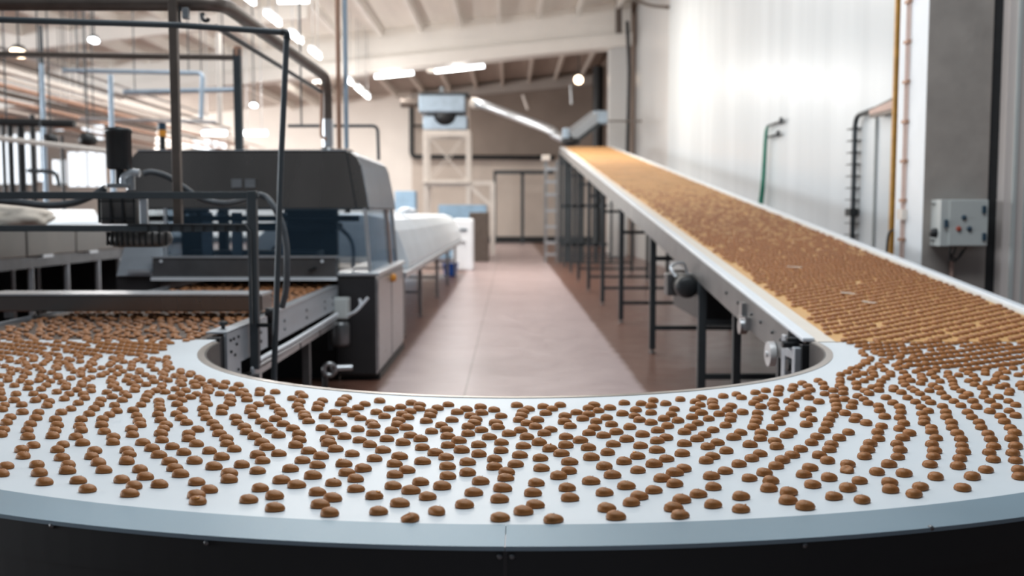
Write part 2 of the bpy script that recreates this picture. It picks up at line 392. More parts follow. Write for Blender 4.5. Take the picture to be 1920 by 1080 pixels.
# ------------------------------------------------------------------ inclined conveyor
IC = .1056
Y0, Y1 = CY+.03, 33.2
def iz(y): return ZB+IC*(y-Y0)
def inc(x0, x1, y0, y1, d0, d1):
    return MB().hexa([(x0,y0,iz(y0)+d0),(x1,y0,iz(y0)+d0),(x1,y1,iz(y1)+d0),(x0,y1,iz(y1)+d0)], [(x0,y0,iz(y0)+d1),(x1,y0,iz(y0)+d1),(x1,y1,iz(y1)+d1),(x0,y1,iz(y1)+d1)])
ic = thing('inclined_conveyor', 'long inclined conveyor with cream belt rising along the glossy white wall', 'conveyor', (2.5, 19, 0))
XL, XR = CX+RI+.02, CX+RO
inc(XL+.10, XR-.05, Y0, Y1, -.02, .0).build('belt', 'belt_bounce', ic)
inc(XL-.004, XL+.10, Y0, Y1, -.02, .0).build('belt_margin', 'belt_cream', ic)
inc(XR-.05, XR+.004, Y0, Y1, -.02, .0).build('belt_margin', 'belt_cream', ic)
e_ = inc(XL-.075, XL-.005, Y0+.04, Y1, -.012, .012); e_.build('edge_rail', 'white_plastic', ic, bevel=.006)
inc(XR+.005, XR+.07, Y0, Y1, -.03, .02).build('edge_rail', 'white_plastic', ic, bevel=.006)
inc(XL-.085, XL-.072, Y0+.30, Y1, -.21, -.005).build('side_plate', 'plate', ic)
inc(XR+.072, XR+.085, Y0, Y1, -.21, -.005).build('side_plate', 'alu', ic)
inc(XL+.05, XR-.05, Y0+.4, Y1, -.16, -.08).build('return_belt', 'steel_dark', ic)
legY = [8.7, 11.7, 15.0, 18.0, 21.2, 24.3, 27.4, 30.4, 33.0]
for i, y in enumerate(legY):
    for x in (XL-.06, XR+.03):
        g = MB().box(x-.035, x+.035, y-.035, y+.035, .05, iz(y)-.2)
        l = g.build('leg', 'frame', ic)
        MB().lathe((x, y, 0), [(.0001,0),(.045,0),(.045,.012),(.014,.02),(.014,.06)], 12).build('levelling_foot', 'steel_dark', l)
    for z in ((.215,.695) if i == 0 else (.30, max(.9, iz(y)-.55))):
        x1 = XR+.0
        if i == 1 and z > .5: z = 1.12
        MB().box(XL-.03, x1, y-.025, y+.025, z-.025, z+.025).build('crossbar', 'frame', ic)
m_ = MB().box(1.72, 3.2, 9.0, 10.4, .69, iz(9)-.22); m_.build('drip_tray', 'black', ic)
# drive motor below the side plate
dm = MB().lathe((1.575, 8.75, 1.0), [(.0001,0),(.07,0),(.098,.02),(.1,.05),(.1,.12)], 20, (0,1,0)); 
for q in range(8): dm.lathe((1.575, 8.87+q*.022, 1.0), [(.1,0),(.1,.012),(.09,.013),(.09,.022)], 20, (0,1,0))
mo = dm.build('drive_motor', 'black', ic)
MB().box(1.44, 1.68, 9.05, 9.25, .9, 1.1).build('gearbox', 'steel_dark', mo, bevel=.01)
MB().tube(smooth_path([(1.50,8.95,1.08),(1.46,9.0,1.17),(1.58,9.06,1.2),(1.63,9.1,1.1)]), .012, 8).build('motor_cable', 'steel_light', mo)
# hardware along the near end of the side plate
MB().cyl((XL-.09, 6.2, .77), (XL-.13, 6.2, .77), .078, n=28).cyl((XL-.13, 6.2, .77), (XL-.145, 6.2, .77), .02).build('bearing_disc', 'caster', ic)
bm_ = MB().box(XL-.12, XL-.085, 6.84, 7.06, .84, .93).box(XL-.115, XL-.08, 6.98, 7.05, .90, 1.02).cyl((XL-.09,6.94,.86),(XL-.14,6.94,.86), .055); bm_.build('belt_tensioner', 'steel', ic)
bb = MB().box(XL-.10, XL-.03, 5.92, 6.0, .66, .92).box(XL-.115, XL-.03, 5.66, 5.72, .60, .88).box(XL-.10, XL-.02, 5.72, 5.92, .80, .85)
bb.build('end_bracket', 'alu', ic, bevel=.004)
bb = MB().box(XL-.08, XL+.12, 5.64, 5.70, .60, .90).cyl((XL-.12,5.8,.76),(XL+.1,5.8,.76), .035).cyl((XL-.14,5.83,.88),(XL-.02,5.83,.88), .022).box(XL-.13,XL-.06,5.76,5.80,.9,.925)
bb.build('belt_scraper', 'black', ic, bevel=.004)
for y in (6.05, 6.25, 6.55, 6.8, 7.2, 7.6):
    MB().cyl((XL-.085, y, iz(y)-.09), (XL-.10, y, iz(y)-.09), .012, n=8).build('bolt', 'steel_dark', ic)
for y in (6.45, 7.75):
    MB().box(XL+.0, XL+.06, y-.03, y+.03, .05, iz(y)-.2).build('leg', 'frame', ic)

# ------------------------------------------------------------------ straight conveyor on the left, under the machine
lc = thing('straight_conveyor', 'straight conveyor with dark wire mesh belt leading out of the steel machine', 'conveyor', (-2.5, 8, 0))
LX0, LX1 = CX-RO, CX-RI-.02
MB().box(LX0, LX1, 5.72, 12.1, ZB-.02, ZB-.002).build('mesh_belt', 'mesh', lc)
MB().box(LX0, LX1, CY+.0, 5.70, ZB-.02, ZB).build('transfer_plate', 'belt', lc)
MB().hexa([(LX1+.01,6.1,.735),(LX1+.03,6.1,.735),(LX1+.03,9.62,.735),(LX1+.01,9.62,.735)], [(LX1+.01,6.1,.945),(LX1+.03,6.1,.945),(LX1+.03,9.62,.945),(LX1+.01,9.62,.945)]).build('side_plate', 'alu', lc)
MB().box(LX1-.05, LX1+.035, 6.1, 9.62, .945, .955).build('edge_rail', 'steel_light', lc)
MB().box(LX0-.03, LX0-.01, 5.75, 9.62, .735, .945).build('side_plate', 'alu', lc)
ep = MB().box(LX1+.015, LX1+.035, 5.80, 6.09, .66, .955).box(LX1-.09, LX1+.035, 5.80, 6.09, .945, .957)
e = ep.build('end_plate', 'alu', lc, bevel=.003)
for y, z in ((5.86,.9),(5.93,.9),(5.99,.86),(5.87,.83),(5.95,.80),(6.03,.9),(5.87,.7),(6.02,.7)):
    MB().cyl((LX1+.035, y, z), (LX1+.045, y, z), .009, n=8).build('bolt', 'black', e)
for y in (6.6, 7.3, 8.1, 8.9, 9.3):
    for z in (.86, .80):
        MB().cyl((LX1+.03, y, z), (LX1+.04, y, z), .012, n=8).build('bolt', 'steel_dark', lc)
MB().lathe((LX1-.03, 5.95, .957), [(.012,0),(.012,.02),(.028,.024),(.028,.045),(.0001,.047)], 14).build('knob', 'black', lc)
MB().box(LX1-.06, LX1+.014, 5.72, 5.80, .62, .93).build('end_roller', 'black', lc)
MB().tube([(LX1-.15,5.70,.90),(LX1-.02,5.70,.905)], .012, 10).build('roller_shaft', 'steel_light', lc)
for dz, r in ((.70,.016),(.665,.012)):
    MB().tube(smooth_path([(LX1+.06,9.37,dz),(LX1+.06,7.5,dz-.01),(LX1+.06,6.4,dz-.005),(LX1+.05,6.3,dz-.08),(LX1+.04,6.28,.45)]), r, 8).build('cable_conduit', 'white_plastic' if r > .014 else 'steel_light', lc)
MB().box(LX1+.02, LX1+.06, 5.9, 9.38, .60, .64).build('lower_rail', 'steel', lc)
MB().box(LX1+.0, LX1+.12, 6.2, 6.26, .0, .64).build('leg', 'steel', lc)
MB().box(LX0-.02, LX0+.04, 6.2, 6.26, .0, .9).build('leg', 'steel', lc)
MB().box(LX1-.03, LX1+.03, 8.2, 8.26, .0, .70).build('leg', 'steel_dark', lc)
for y in (6.9, 7.7, 8.5): MB().box(LX1+.05, LX1+.065, y, y+.03, .60, .70).build('clamp', 'steel_dark', lc)
# tie rods to the floor visible in the well
MB().tube([(LX1+.02,6.0,.45),(LX1+.3,7.6,.12)], .018, 8).build('brace', 'steel', lc)
# depositor bar across the mesh belt
db = thing('crossbar_tray', 'stainless box beam lying across the mesh belt beneath the pump', 'beam', (-2.6, 6.95, 0))
MB().box(-3.62, -1.70, 6.82, 7.12, .975, 1.085).build('beam', 'hood', db, bevel=.008)
MB().box(-3.62, -1.70, 6.815, 7.125, 1.085, 1.097).build('top_plate', 'steel_light', db)
for x in (-3.5, -1.76): MB().box(x-.02, x+.02, 6.9, 6.96, .923, .98).build('foot', 'steel_dark', db)
# support frame with pump
fr = thing('tube_frame', 'grey square tube gantry frame carrying the pump over the belt', 'frame', (-1.64, 6.3, 0))
YF = 6.3
MB().box(-1.648, -1.592, YF-.028, YF+.028, .66, 1.79).build('post', 'frame', fr, bevel=.004)
MB().box(-4.3, -1.648, YF-.025, YF+.025, 1.74, 1.785).build('rail', 'frame', fr, bevel=.004)
MB().box(-4.3, -1.648, YF-.025, YF+.025, 1.535, 1.575).build('rail', 'frame', fr, bevel=.004)
MB().box(-4.356, -4.3, YF-.028, YF+.028, 0, 1.79).build('post', 'frame', fr, bevel=.004)
ct = MB()
for i in range(9): ct.box(-2.28+.07*i, -2.265+.07*i, YF-.032, YF+.03, 1.533, 1.58)
ct.tube([(-2.4,YF-.03,1.58),(-1.66,YF-.03,1.578),(-1.62,YF-.04,1.53),(-1.62,YF-.04,.95)], .006, 6)
ct.build('control_cable', 'black', fr)
p = at(500, 625, 6.2)
MB().box(-1.60, -1.50, 6.27, 6.33, .93, .955).lathe((-1.52,6.3,.80), [(.0001,0),(.02,0),(.02,.2),(.034,.2),(.034,.25),(.0001,.25)], 12).build('clamp_handle', 'black', fr)
# tall brown post standing on the lower rail
a = at(324, 9, 6.4)
tp = MB().box(a.x-.026, a.x+.026, 6.38, 6.43, 1.575, 3.0).build('upright_post', 'frame_brown', bevel=.004)
tag(tp, 'tall brown steel post rising from the gantry rail behind the black motor', 'post')
# pump with black motor
PX, PY = (222-955)/F*6.4*1.0, 6.46
PX = at(222, 400, 6.42).x
pu = thing('pump', 'caged pump with tall black motor can hanging in the gantry frame', 'pump', (PX, 6.46, 1.4))
def zz(py, Y=6.46): return at(220, py, Y).z
MB().lathe((PX,PY,zz(318)), [(.0001,0),(.06,0),(.078,.012),(.078,zz(250)-zz(318)),(.084,zz(250)-zz(318)+.002),(.084,zz(243)-zz(318)),(.07,zz(240)-zz(318)),(.0001,zz(239)-zz(318))], 28).lathe((PX,PY,zz(239)-.002), [(.02,0),(.02,.008),(.0001,.01)], 12).build('motor_can', 'black', pu)
MB().cyl((PX,PY,zz(345)),(PX,PY,zz(318)), .03).build('motor_neck', 'black', pu)
MB().box(PX-.07, PX+.08, PY-.05, PY+.05, zz(352), zz(344)).cyl((PX+.07,PY,zz(356)),(PX+.07,PY,zz(330)),.028).build('mounting_flange', 'steel', pu, bevel=.006)
body = MB().box(PX-.10, PX+.14, PY-.09, PY+.09, zz(420), zz(364)).build('pump_body', 'pump_grey', pu, bevel=.012)
cg = MB()
for i in range(4):
    x = PX-.095+.075*i
    cg.box(x-.006, x+.006, PY-.115, PY-.10, zz(418), zz(366))
for z in (378, 410): cg.box(PX-.10, PX+.14, PY-.118, PY-.104, zz(z)-.004, zz(z)+.004)
cg.build('cage', 'black', pu)
lw = MB().lathe((PX+.12,PY,zz(463)), [(.0001,0),(.17,0),(.2,.02),(.21,.05),(.2,.09),(.17,.11),(.0001,.11)], 32)
lw.v = [Vector((PX+.12+(v.x-PX-.12)*1.0, PY+(v.y-PY)*.55, v.z)) for v in lw.v]
lw.build('impeller_housing', 'pump_grey', pu)
rb = MB()
for i in range(11):
    u_ = -.9+.18*i; q_ = math.sqrt(1-u_*u_); x = PX+.12+.212*u_
    yy_ = PY-.55*.212*q_
    rb.box(x-.005, x+.005, yy_-.008, yy_+.02, zz(463)+.012, zz(463)+.098)
rb.build('housing_rib', 'black', pu)
MB().box(at(268,380,6.4).x, at(282,380,6.4).x, 6.33, 6.37, at(270,430,6.35).z, at(270,372,6.35).z).build('valve_body', 'steel_light', pu, bevel=.008)
MB().tube(smooth_path([at(232,352,6.45),at(232,333,6.45),at(245,324,6.45),at(262,325,6.45)]), .026, 12).build('elbow', 'steel_light', pu)
# corrugated hoses
def hose(name, pts, r, label, m='rubber', n=14, cat='hose'):
    p = smooth_path(pts, n); L = sum((p[i+1]-p[i]).length for i in range(len(p)-1)); K = int(L/.006)
    # resample evenly
    out = [p[0]]; acc = 0; step = L/K; i = 0; cur = p[0].copy(); 
    for q in p[1:]:
        while (q-cur).length > step: cur = cur+(q-cur).normalized()*step; out.append(cur.copy())
    m_ = MB().tube(out, r, 12, rf=lambda i: r*(1 if i % 2 else .88))
    return tag(m_.build(name, m), label, cat)
hose('corrugated_hose', [at(268,326,6.45),at(285,323,6.47),at(315,332,6.5),at(345,352,6.55),at(375,372,6.6),at(420,382,6.6),at(460,374,6.5),at(482,366,6.38),at(503,374,6.3),at(525,410,6.28),at(536,455,6.28),at(538,500,6.28),at(536,545,6.3),at(528,578,6.32)], .022, 'thick grey corrugated hose arching from the pump over the gantry post down to the belt')
hose('corrugated_hose', [at(-20,374,6.5),at(40,380,6.5),at(90,385,6.5),at(140,380,6.5),at(175,366,6.5),at(190,357,6.5),at(200,351,6.5)], .024, 'grey corrugated hose sagging left of the pump behind the gantry rail')
# thin dark tube frame standing in front
sf = thing('standing_tube', 'thin dark tube with elbow rising from the floor and bending left overhead', 'pipe', (-1.4, 6.0, 0))
b0 = on(512, 745, .62); Yt = 5.95
pp = [at(-60,35,Yt*.955), at(330,47,Yt), at(538,61,Yt), at(527,300,Yt), at(514,700,Yt)]
pp.append(Vector((pp[-1].x, pp[-1].y, 0)))
MB().tube(round_corners(pp, .03), .018, 12).build('tube', 'frame', sf)
MB().tube(round_corners([at(528,60,Yt), at(538,61,Yt), at(537.6,74,Yt)], .02), .021, 12).build('elbow_joint', 'black', sf)
# ------------------------------------------------------------------ steel machine
mc = thing('enrobing_machine', 'stainless machine with big dark hood and glazed middle over the belt', 'machine', (-2.55, 10.9, 0))
YA, YB = 9.7, 12.1
# lower cabinets: right and left of the belt
cr = MB().box(-1.69, -1.30, YA, YB, .06, 1.04).build('cabinet', 'steel', mc, bevel=.02)
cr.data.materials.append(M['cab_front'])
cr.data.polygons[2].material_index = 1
MB().box(-1.72, -1.27, YA-.02, YB+.02, 1.04, 1.075).build('cabinet_top', 'steel_light', mc, bevel=.01)
MB().box(-1.68, -1.285, YA+.1, YB-.0, 0.0, .06).build('plinth', 'black', mc)
MB().box(-1.302, -1.286, YA+.05, YA+1.12, .1, 1.0).build('door', 'steel', mc, bevel=.004)
MB().box(-1.302, -1.286, YA+1.18, YB-.05, .1, 1.0).build('door', 'steel', mc, bevel=.004)
q = MB().lathe((-1.286, YA+1.15, .95), [(.045,0),(.045,.03),(.03,.05),(.0001,.052)], 16, (1,0,0)).build('orange_knob', 'orange', mc); q['label'] = 'orange round knob'
MB().box(-3.85, -3.42, YA, YB, 0, 1.04).build('cabinet', 'cab_front', mc, bevel=.02)
MB().box(-3.42, -1.72, 9.9, 10.0, 0, .88).build('base_panel', 'black', mc)
# glazed middle section
z0, z1 = 1.075, 1.70
def pane(a, b, c, d, n, nm, m, t=.012):
    n = Vector(n)*t
    return MB().hexa([a,b,c,d], [Vector(a)+n,Vector(b)+n,Vector(c)+n,Vector(d)+n]).build(nm, m, mc)
xr0, xr1, xl0, xl1 = -1.355, -1.40, -3.75, -3.70
yf = YA+.07
pane((xr0,yf,z0),(xr0,YB-.1,z0),(xr1,YB-.1,z1),(xr1,yf,z1), (-1,0,0), 'side_glass', 'glass_side')
pane((xl0,yf,z0),(xl0,YB-.1,z0),(xl1,YB-.1,z1),(xl1,yf,z1), (1,0,0), 'side_glass', 'glass_side')
pane((-3.35,yf,z0+.15),(xr0-.03,yf,z0+.15),(xr1-.03,yf,z1),(-3.35,yf,z1), (0,1,0), 'front_glass', 'glass')
for x0_, x1_ in ((xr0, xr1), (-3.35, -3.35)):
    MB().bar((x0_-.015,yf,z0),(x1_-.015,yf,z1), .03).build('window_post', 'steel_light', mc)
MB().bar((xr0-.015,YB-.7,z0),(xr1-.015,YB-.7,z1), .05).build('window_post', 'copper', mc)
MB().bar((xr0-.015,YB-.1,z0),(xr1-.015,YB-.1,z1), .04).build('window_post', 'steel', mc)
# slanted grey panel on the left with a handle
sl = MB().hexa([(-3.83,YA-.02,1.04),(-3.36,YA-.05,1.04),(-3.36,YA+.05,1.04),(-3.83,YA+.08,1.04)], [(-3.74,YA+.05,1.42),(-3.40,YA+.05,1.42),(-3.40,YA+.12,1.42),(-3.74,YA+.12,1.42)]).build('slanted_panel', 'alu', mc, bevel=.004)
MB().bar((-3.70,YA-.06,1.09),(-3.48,YA-.06,1.09), .03).build('handle', 'steel_light', sl)
# dark machinery inside the glass
MB().box(-3.3, -1.75, 10.1, 10.5, 1.47, 1.55).build('coating_trough', 'black', mc, bevel=.02)
MB().box(-3.3, -1.95, 10.1, 10.5, 1.06, 1.27).build('coating_trough', 'black', mc, bevel=.02)
for a_, b_ in ((-3.72,-3.42),(-3.30,-3.20),(-2.98,-2.88),(-2.55,-1.95)): MB().box(a_, b_, 11.3, 11.4, 1.05, 1.7).build('inner_wall', 'black', mc)
MB().hexa([(-2.9,11.3,1.05),(-1.95,11.3,1.05),(-1.95,11.4,1.05),(-2.9,11.4,1.05)], [(-2.55,11.3,1.4),(-2.5,11.3,1.42),(-2.5,11.4,1.42),(-2.55,11.4,1.4)]).build('inner_wall', 'black', mc)
for x in (-3.05, -2.75, -2.3): MB().box(x-.05, x+.05, 10.05, 10.1, 1.2, 1.66).build('bracket', 'steel', mc)
for x in (-3.2,-2.9,-2.6): MB().lathe((x,10.0,1.63), [(.0001,0),(.045,0),(.045,.06),(.0001,.06)], 12, (0,1,0)).build('inner_lamp', 'steel_light', mc)
MB().tube([(-3.6,9.95,1.60),(-1.5,9.95,1.60)], .03, 10).build('spray_pipe', 'black', mc)
MB().tube(smooth_path([at(640,430,10.1),at(655,445,10.1),at(662,465,10.1),at(662,500,10.1)]), .02, 8).build('drain_pipe', 'steel', mc)
# cover over the belt mouth
cov = MB().box(-3.44, -1.67, 9.58, 9.72, 1.035, 1.222).build('mouth_cover', 'steel_dark', mc, bevel=.012)
MB().box(-3.45, -1.66, 9.565, 9.73, 1.222, 1.238).build('cover_lip', 'steel_light', cov)
MB().box(-3.45, -1.66, 9.555, 9.60, 1.005, 1.035).build('cover_lip', 'white_plastic', cov)
for x in (-3.35, -1.80): MB().cyl((x,9.575,1.19),(x,9.56,1.19),.014).build('screw', 'white_plastic', cov)
MB().bar((-1.93,9.56,1.10),(-1.86,9.56,1.13), .02).build('latch', 'black', cov)
MB().box(-3.4, -1.7, 9.9, 11.9, 1.02, 1.06).build('belt_roof', 'black', mc)
# hood
hz0, hz1 = 1.695, 2.262
prof_f = [(-3.80,hz0),(-1.375,hz0),(-1.40,1.85),(-1.455,2.13),(-1.49,2.21),(-1.56,hz1),(-3.66,hz1),(-3.72,2.2)]
hd = MB(); n = len(prof_f)
vs = [(x, YA+.10+(z-hz0)*.12, z) for x, z in prof_f]+[(x, YB-.0, z) for x, z in prof_f]
hd.add(vs, [tuple(range(n))]+[(i, i+n, (i+1)%n+n, (i+1)%n) for i in range(n)]+[tuple(range(2*n-1, n-1, -1))])
hood = hd.build('hood', ['hood', 'hood_side'], mc, bevel=.012)
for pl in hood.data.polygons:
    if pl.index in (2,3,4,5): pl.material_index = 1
MB().hexa([(-3.66,YA+.155,hz1),(-1.6,YA+.155,hz1),(-1.6,YB,hz1),(-3.66,YB,hz1)], [(-3.66,YA+.155,hz1+.012),(-1.6,YA+.155,hz1+.012),(-1.6,YB,hz1+.012),(-3.66,YB,hz1+.012)]).build('hood_top', 'steel_light', mc)
MB().bar((-1.50,YA+.095,1.70),(-1.60,YA+.16,2.25), .012).build('seam', 'black', hood)
MB().box(-3.82, -1.36, YA+.08, YA+.12, hz0-.012, hz0+.004).build('hood_lip', 'steel_dark', hood)
MB().cyl((-1.58,YA+.05,1.695),(-1.58,YA+.05,1.655), .03).build('latch', 'black', hood)
for px in (445, 470):
    a = at(px-9, 340, YA+.14); MB().box(a.x, a.x+.10, YA+.10, YA+.15, at(0,352,YA+.14).z, at(0,336,YA+.14).z).build('warning_plate', 'steel', hood)
MB().lathe((-1.73,10.35,hz1+.01), [(.0001,0),(.12,0),(.12,.02),(.1,.035),(.0001,.04)], 24).build('pipe_flange', 'frame_brown', mc)
MB().lathe((-1.88,10.4,hz1+.01), [(.0001,0),(.075,0),(.075,.05),(.055,.06),(.0001,.06)], 24).build('pipe_flange', 'steel', mc)
# gear motor at the cabinet front
gm = thing('gear_motor', 'small vertical gear motor with pale housing bolted in front of the steel cabinet', 'motor', (-1.68, 9.5, .3))
a = at(637, 575, 9.5)
MB().box(a.x-.09, a.x+.09, 9.42, 9.6, at(0,597,9.5).z, at(0,558,9.5).z).build('terminal_box', 'box_grey', gm, bevel=.015)
MB().lathe((a.x, 9.5, at(0,648,9.5).z), [(.0001,0),(.08,0),(.095,.03),(.095,.2),(.08,.24),(.0001,.24)], 20).build('motor_can', 'steel_dark', gm)
MB().box(a.x-.11, a.x-.06, 9.44, 9.64, at(0,655,9.5).z, at(0,590,9.5).z).build('bracket', 'black', gm)
MB().tube(smooth_path([at(650,592,9.45),at(665,585,9.4),at(678,572,9.4),at(690,558,9.4)]), .016, 8).build('white_conduit', 'white_plastic', gm)
MB().tube(smooth_path([at(672,580,9.4),at(676,570,9.4),at(674,560,9.4)]), .014, 8).build('white_conduit', 'white_plastic', gm)
rw = thing('drain_wheel', 'round steel flange on a short pipe low beside the cabinet', 'pipe flange', (-1.7, 9.2, 0))
a = at(617, 692, 9.2)
MB().lathe(a, [(.035,0),(.07,0),(.075,.02),(.075,.05),(.035,.05),(.035,0)], 24, (.3,-1,0)).build('flange', 'steel', rw)
MB().tube([a+Vector((0,.05,0)), a+Vector((.2,.1,.0))], .03, 10).build('pipe_stub', 'steel_light', rw)
MB().tube([a+Vector((-.05,.05,.0)), Vector((a.x-.05,a.y+.05,0))], .03, 10).build('pipe_stub', 'steel_dark', rw)
# signal tower on the hood
st = thing('signal_tower', 'black and orange signal tower standing on the steel hood', 'signal light', (at(304,250,10.4).x, 10.4, hz1+.016))
x = at(304,250,10.4).x
zt = lambda py: at(304, py, 10.4).z
MB().cyl((x,10.4,hz1+.016),(x,10.4,zt(256)), .03, n=14).build('pole', 'black', st)
q = MB().cyl((x,10.4,zt(256)),(x,10.4,zt(244)), .042).build('lamp_section', 'orange', st); q['label'] = 'orange lens'
MB().cyl((x,10.4,zt(244)),(x,10.4,zt(231)), .042).build('lamp_section', 'navy', st)

# ------------------------------------------------------------------ pipes around the machine
def pipe(name, pts, r, m, label, cat='pipe', n=14, corner=None, group=None, hang=None):
    p = round_corners(pts, corner) if corner else pts
    if hang:
        root = thing(name, label, cat, Vector(pts[0]), group)
        MB().tube(p, r, n).build('pipe_length', m, root)
        for t in hang:
            q = Vector(pts[0]).lerp(Vector(pts[1]), t); MB().tube([q+Vector((0,0,r*.6)), (q.x, q.y, roofz(q.x)-.02)], .012, 5).build('hanger_rod', 'frame', root)
        return root
    return tag(MB().tube(p, r, n).build(name, m), label, cat, group)
bp = thing('exhaust_pipe', 'thick dull steel pipe running overhead and bending down onto the hood', 'pipe', (-1.88, 10.4, 2.32))
zP = 3.06
ztop = at(620,146,10.4).z
MB().tube(round_corners([at(-60,5,6.45), at(398,6,6.5), at(424,11,6.72), (-1.88, 10.4, ztop), (-1.88, 10.4, 2.34)], .24, 7), .050, 18).build('pipe_run', 'frame_brown', bp)
MB().cyl((-1.88,10.4,2.62),(-1.88,10.4,2.34), .06, n=18).build('pipe_sleeve', 'steel_light', bp)
hk = at(381, 30, 6.5)
pipe('pipe_hook', smooth_path([hk+Vector((0,0,.012)), hk+Vector((-.005,-.02,0)), hk+Vector((.01,-.03,-.03)), hk+Vector((.035,-.03,-.035)), hk+Vector((.045,-.03,-.02))]), .012, 'black', 'small black hook hanging from the thick overhead pipe', 'hook')
jb = thing('cable_clamp', 'small steel junction clamp beside the top of the brown post', 'clamp', at(343,28,6.4))
a = at(343, 30, 6.4); MB().box(a.x, a.x+.04, 6.38, 6.42, a.z-.02, a.z+.05).build('clamp_body', 'steel', jb, bevel=.004)
MB().tube(smooth_path([a+Vector((-.02,0,.06)), a+Vector((-.02,0,-.03)), a+Vector((.0,0,-.05))]), .008, 8).build('hanging_cable', 'black', jb)
pipe('overhead_pipe', [at(405,50,6.8), at(602,172,10.2)], .018, 'frame', 'thin dark pipe slanting under the thick overhead exhaust pipe')
pipe('drop_pipe', [at(594,158,10.25), at(603,160,10.25), at(602,256,10.25), at(612,262,10.25)], .016, 'copper', 'thin copper coloured drop pipe left of the hood exhaust pipe', corner=.04)
pipe('riser_pipe', [(-1.755,10.35,hz1+.055), (-1.755,10.35,6.0)], .024, 'copper', 'brown vertical riser pipe rising from the hood flange')
pipe('riser_pipe', [(-1.68,10.35,hz1+.055), (-1.68,10.35,6.0)], .024, 'pale_blue', 'pale blue vertical riser pipe right beside the brown riser')
g2 = thing('gantry', 'dark pipe gantry standing on the hood with a long rail to the left', 'frame', (-3.0, 11, hz1))
a = at(444, 92, 11)
MB().box(a.x-.04, a.x+.0, 10.98, 11.06, hz1+.016, a.z).box(a.x+.005, a.x+.04, 10.98, 11.06, hz1+.016, a.z).build('post', 'frame', g2)
MB().tube([at(-40,101,10.8), at(440,108,11.02)], .032, 12).build('rail', 'frame_brown', g2)
MB().cyl((a.x,11.02,a.z-.07),(a.x,11.02,a.z+.03), .045).build('joint', 'copper', g2)
pipe('level_pipe', [at(540,236,13.5), at(708,236,13.5), at(710,300,13.5)], .022, 'frame', 'dark thin pipe running level behind the hood and dropping at its right end', corner=.08, hang=(.15,))
# left background pipes
runs = [(-10,130,.07,'white_pipe','thick white pipe, uppermost of the sloping pipe runs on the left'),
        (-9.4,160,.055,'copper','brown pipe just under the thick white pipe on the left'),
        (-9.2,188,.045,'copper','second brown pipe below the thick white pipe on the left'),
        (-11,145,.04,'white_pipe','slim white pipe between the thick white and brown pipes'),
        (-12.5,112,.05,'frame_brown','dark brown pipe above the thick white pipe on the left'),
        (-12,205,.04,'white_pipe','lowest slim pale pipe of the sloping runs on the left'),
        (-13.5,90,.05,'steel','grey steel pipe high under the roof on the left'),
        (-14,172,.05,'frame_brown','dark pipe behind the brown pipes on the left'),
        (-15,218,.06,'copper','lower brown pipe crossing above the far left windows'),
        (-16,232,.05,'frame_brown','lowest dark pipe crossing the far left windows'),
        (-12.8,176,.04,'frame_brown','slim dark pipe between the two brown pipes on the left')]
for X, y0, r, m, lb in runs:
    z = 1.65+abs(X)*(400-y0)/955
    ya = abs(X)*F/960; 
    ye = 36 if abs(X) < 11 else 45
    pr = thing('pipe_run', lb, 'pipe', (X, (ya+ye)/2, z))
    MB().tube([(X, ya-2, z), (X, ye, z)], r, 10).build('pipe_length', m, pr)
    for yh in (ya+4,): MB().tube([(X, yh, z+r*.5), (X, yh, roofz(X)-.02)], .010, 5).build('hanger_rod', 'frame', pr)
def vp(px, y0, y1, Y, r, m, lb, name='vertical_pipe', cat='pipe'):
    a = at(px, y0, Y); b = at(px, y1, Y); pipe(name, [a, (a.x, Y, b.z)], r, m, lb, cat, 10)
vp(76, 48, 120, 16, .03, 'frame', 'upper dark length of the tall pale post at far left', 'hanging_rod', 'rod')
vp(78, 120, 590, 16, .035, 'pale_blue', 'tall pale blue post at far left reaching down behind the steel tank', 'steel_post', 'post')
vp(207, 140, 578, 17, .042, 'pale_blue', 'pale blue post rising behind the black motor can', 'steel_post', 'post')
vp(409, 62, 232, 20, .05, 'cream', 'cream post hanging down beside the dark gantry post', 'roof_hanger', 'post')
pipe('pipe_loop', [at(118,132,18), at(380,137,18), at(377,222,18)], .04, 'pale_blue', 'pale blue pipe loop behind the brown post', corner=.1, hang=(.1,.9))
pipe('level_pipe', [at(232,173,18.4), at(440,168,18.4)], .045, 'pale_blue', 'short pale blue level pipe crossing behind the brown post', hang=(.1,.9))
pipe('level_pipe', [at(150,223,19), at(405,229,19)], .035, 'steel_light', 'thin silvery level pipe above the signal tower', hang=(.1,.9))
pipe('handrail', [at(-30,256,14.5), at(205,284,14.6)], .04, 'cream', 'cream sloping rail crossing the windows at far left', 'rail')
blk = [(18,222,.05,'first'),(38,228,.07,'second'),(60,215,.045,'third'),(5,235,.035,'outermost'),(116,255,.03,'last')]
for px, y0, r, nm in blk:
    vp(px, y0, 601, 15.2, r*.8, 'black', 'black vertical pipe before the bright windows, %s from the left edge' % {'first':'second','second':'third, thickest','third':'fourth','outermost':'first','last':'fifth'}[nm])
pipe('pipe_loop', [at(52,320,14.8), at(105,322,14.8), at(112,350,14.8)], .03, 'frame', 'dark bent pipe low before the windows at far left', corner=.1, hang=(.5,))
pipe('level_pipe', [at(-20,228,15), at(140,232,15)], .06, 'black', 'black level pipe joining the black vertical pipes', hang=(.2,))
c = at(95,262,15.6); vr = thing('valve', 'rounded black valve hanging behind the cream rail at far left', 'valve', c)
MB().lathe(c, [(.0001,-.1),(.1,-.08),(.12,0),(.1,.08),(.0001,.1)], 14).build('valve_body', 'black', vr)
MB().tube([c+Vector((0,0,.09)), (c.x,c.y,roofz(c.x)-.02)], .012, 5).build('hanger_rod', 'frame', vr)
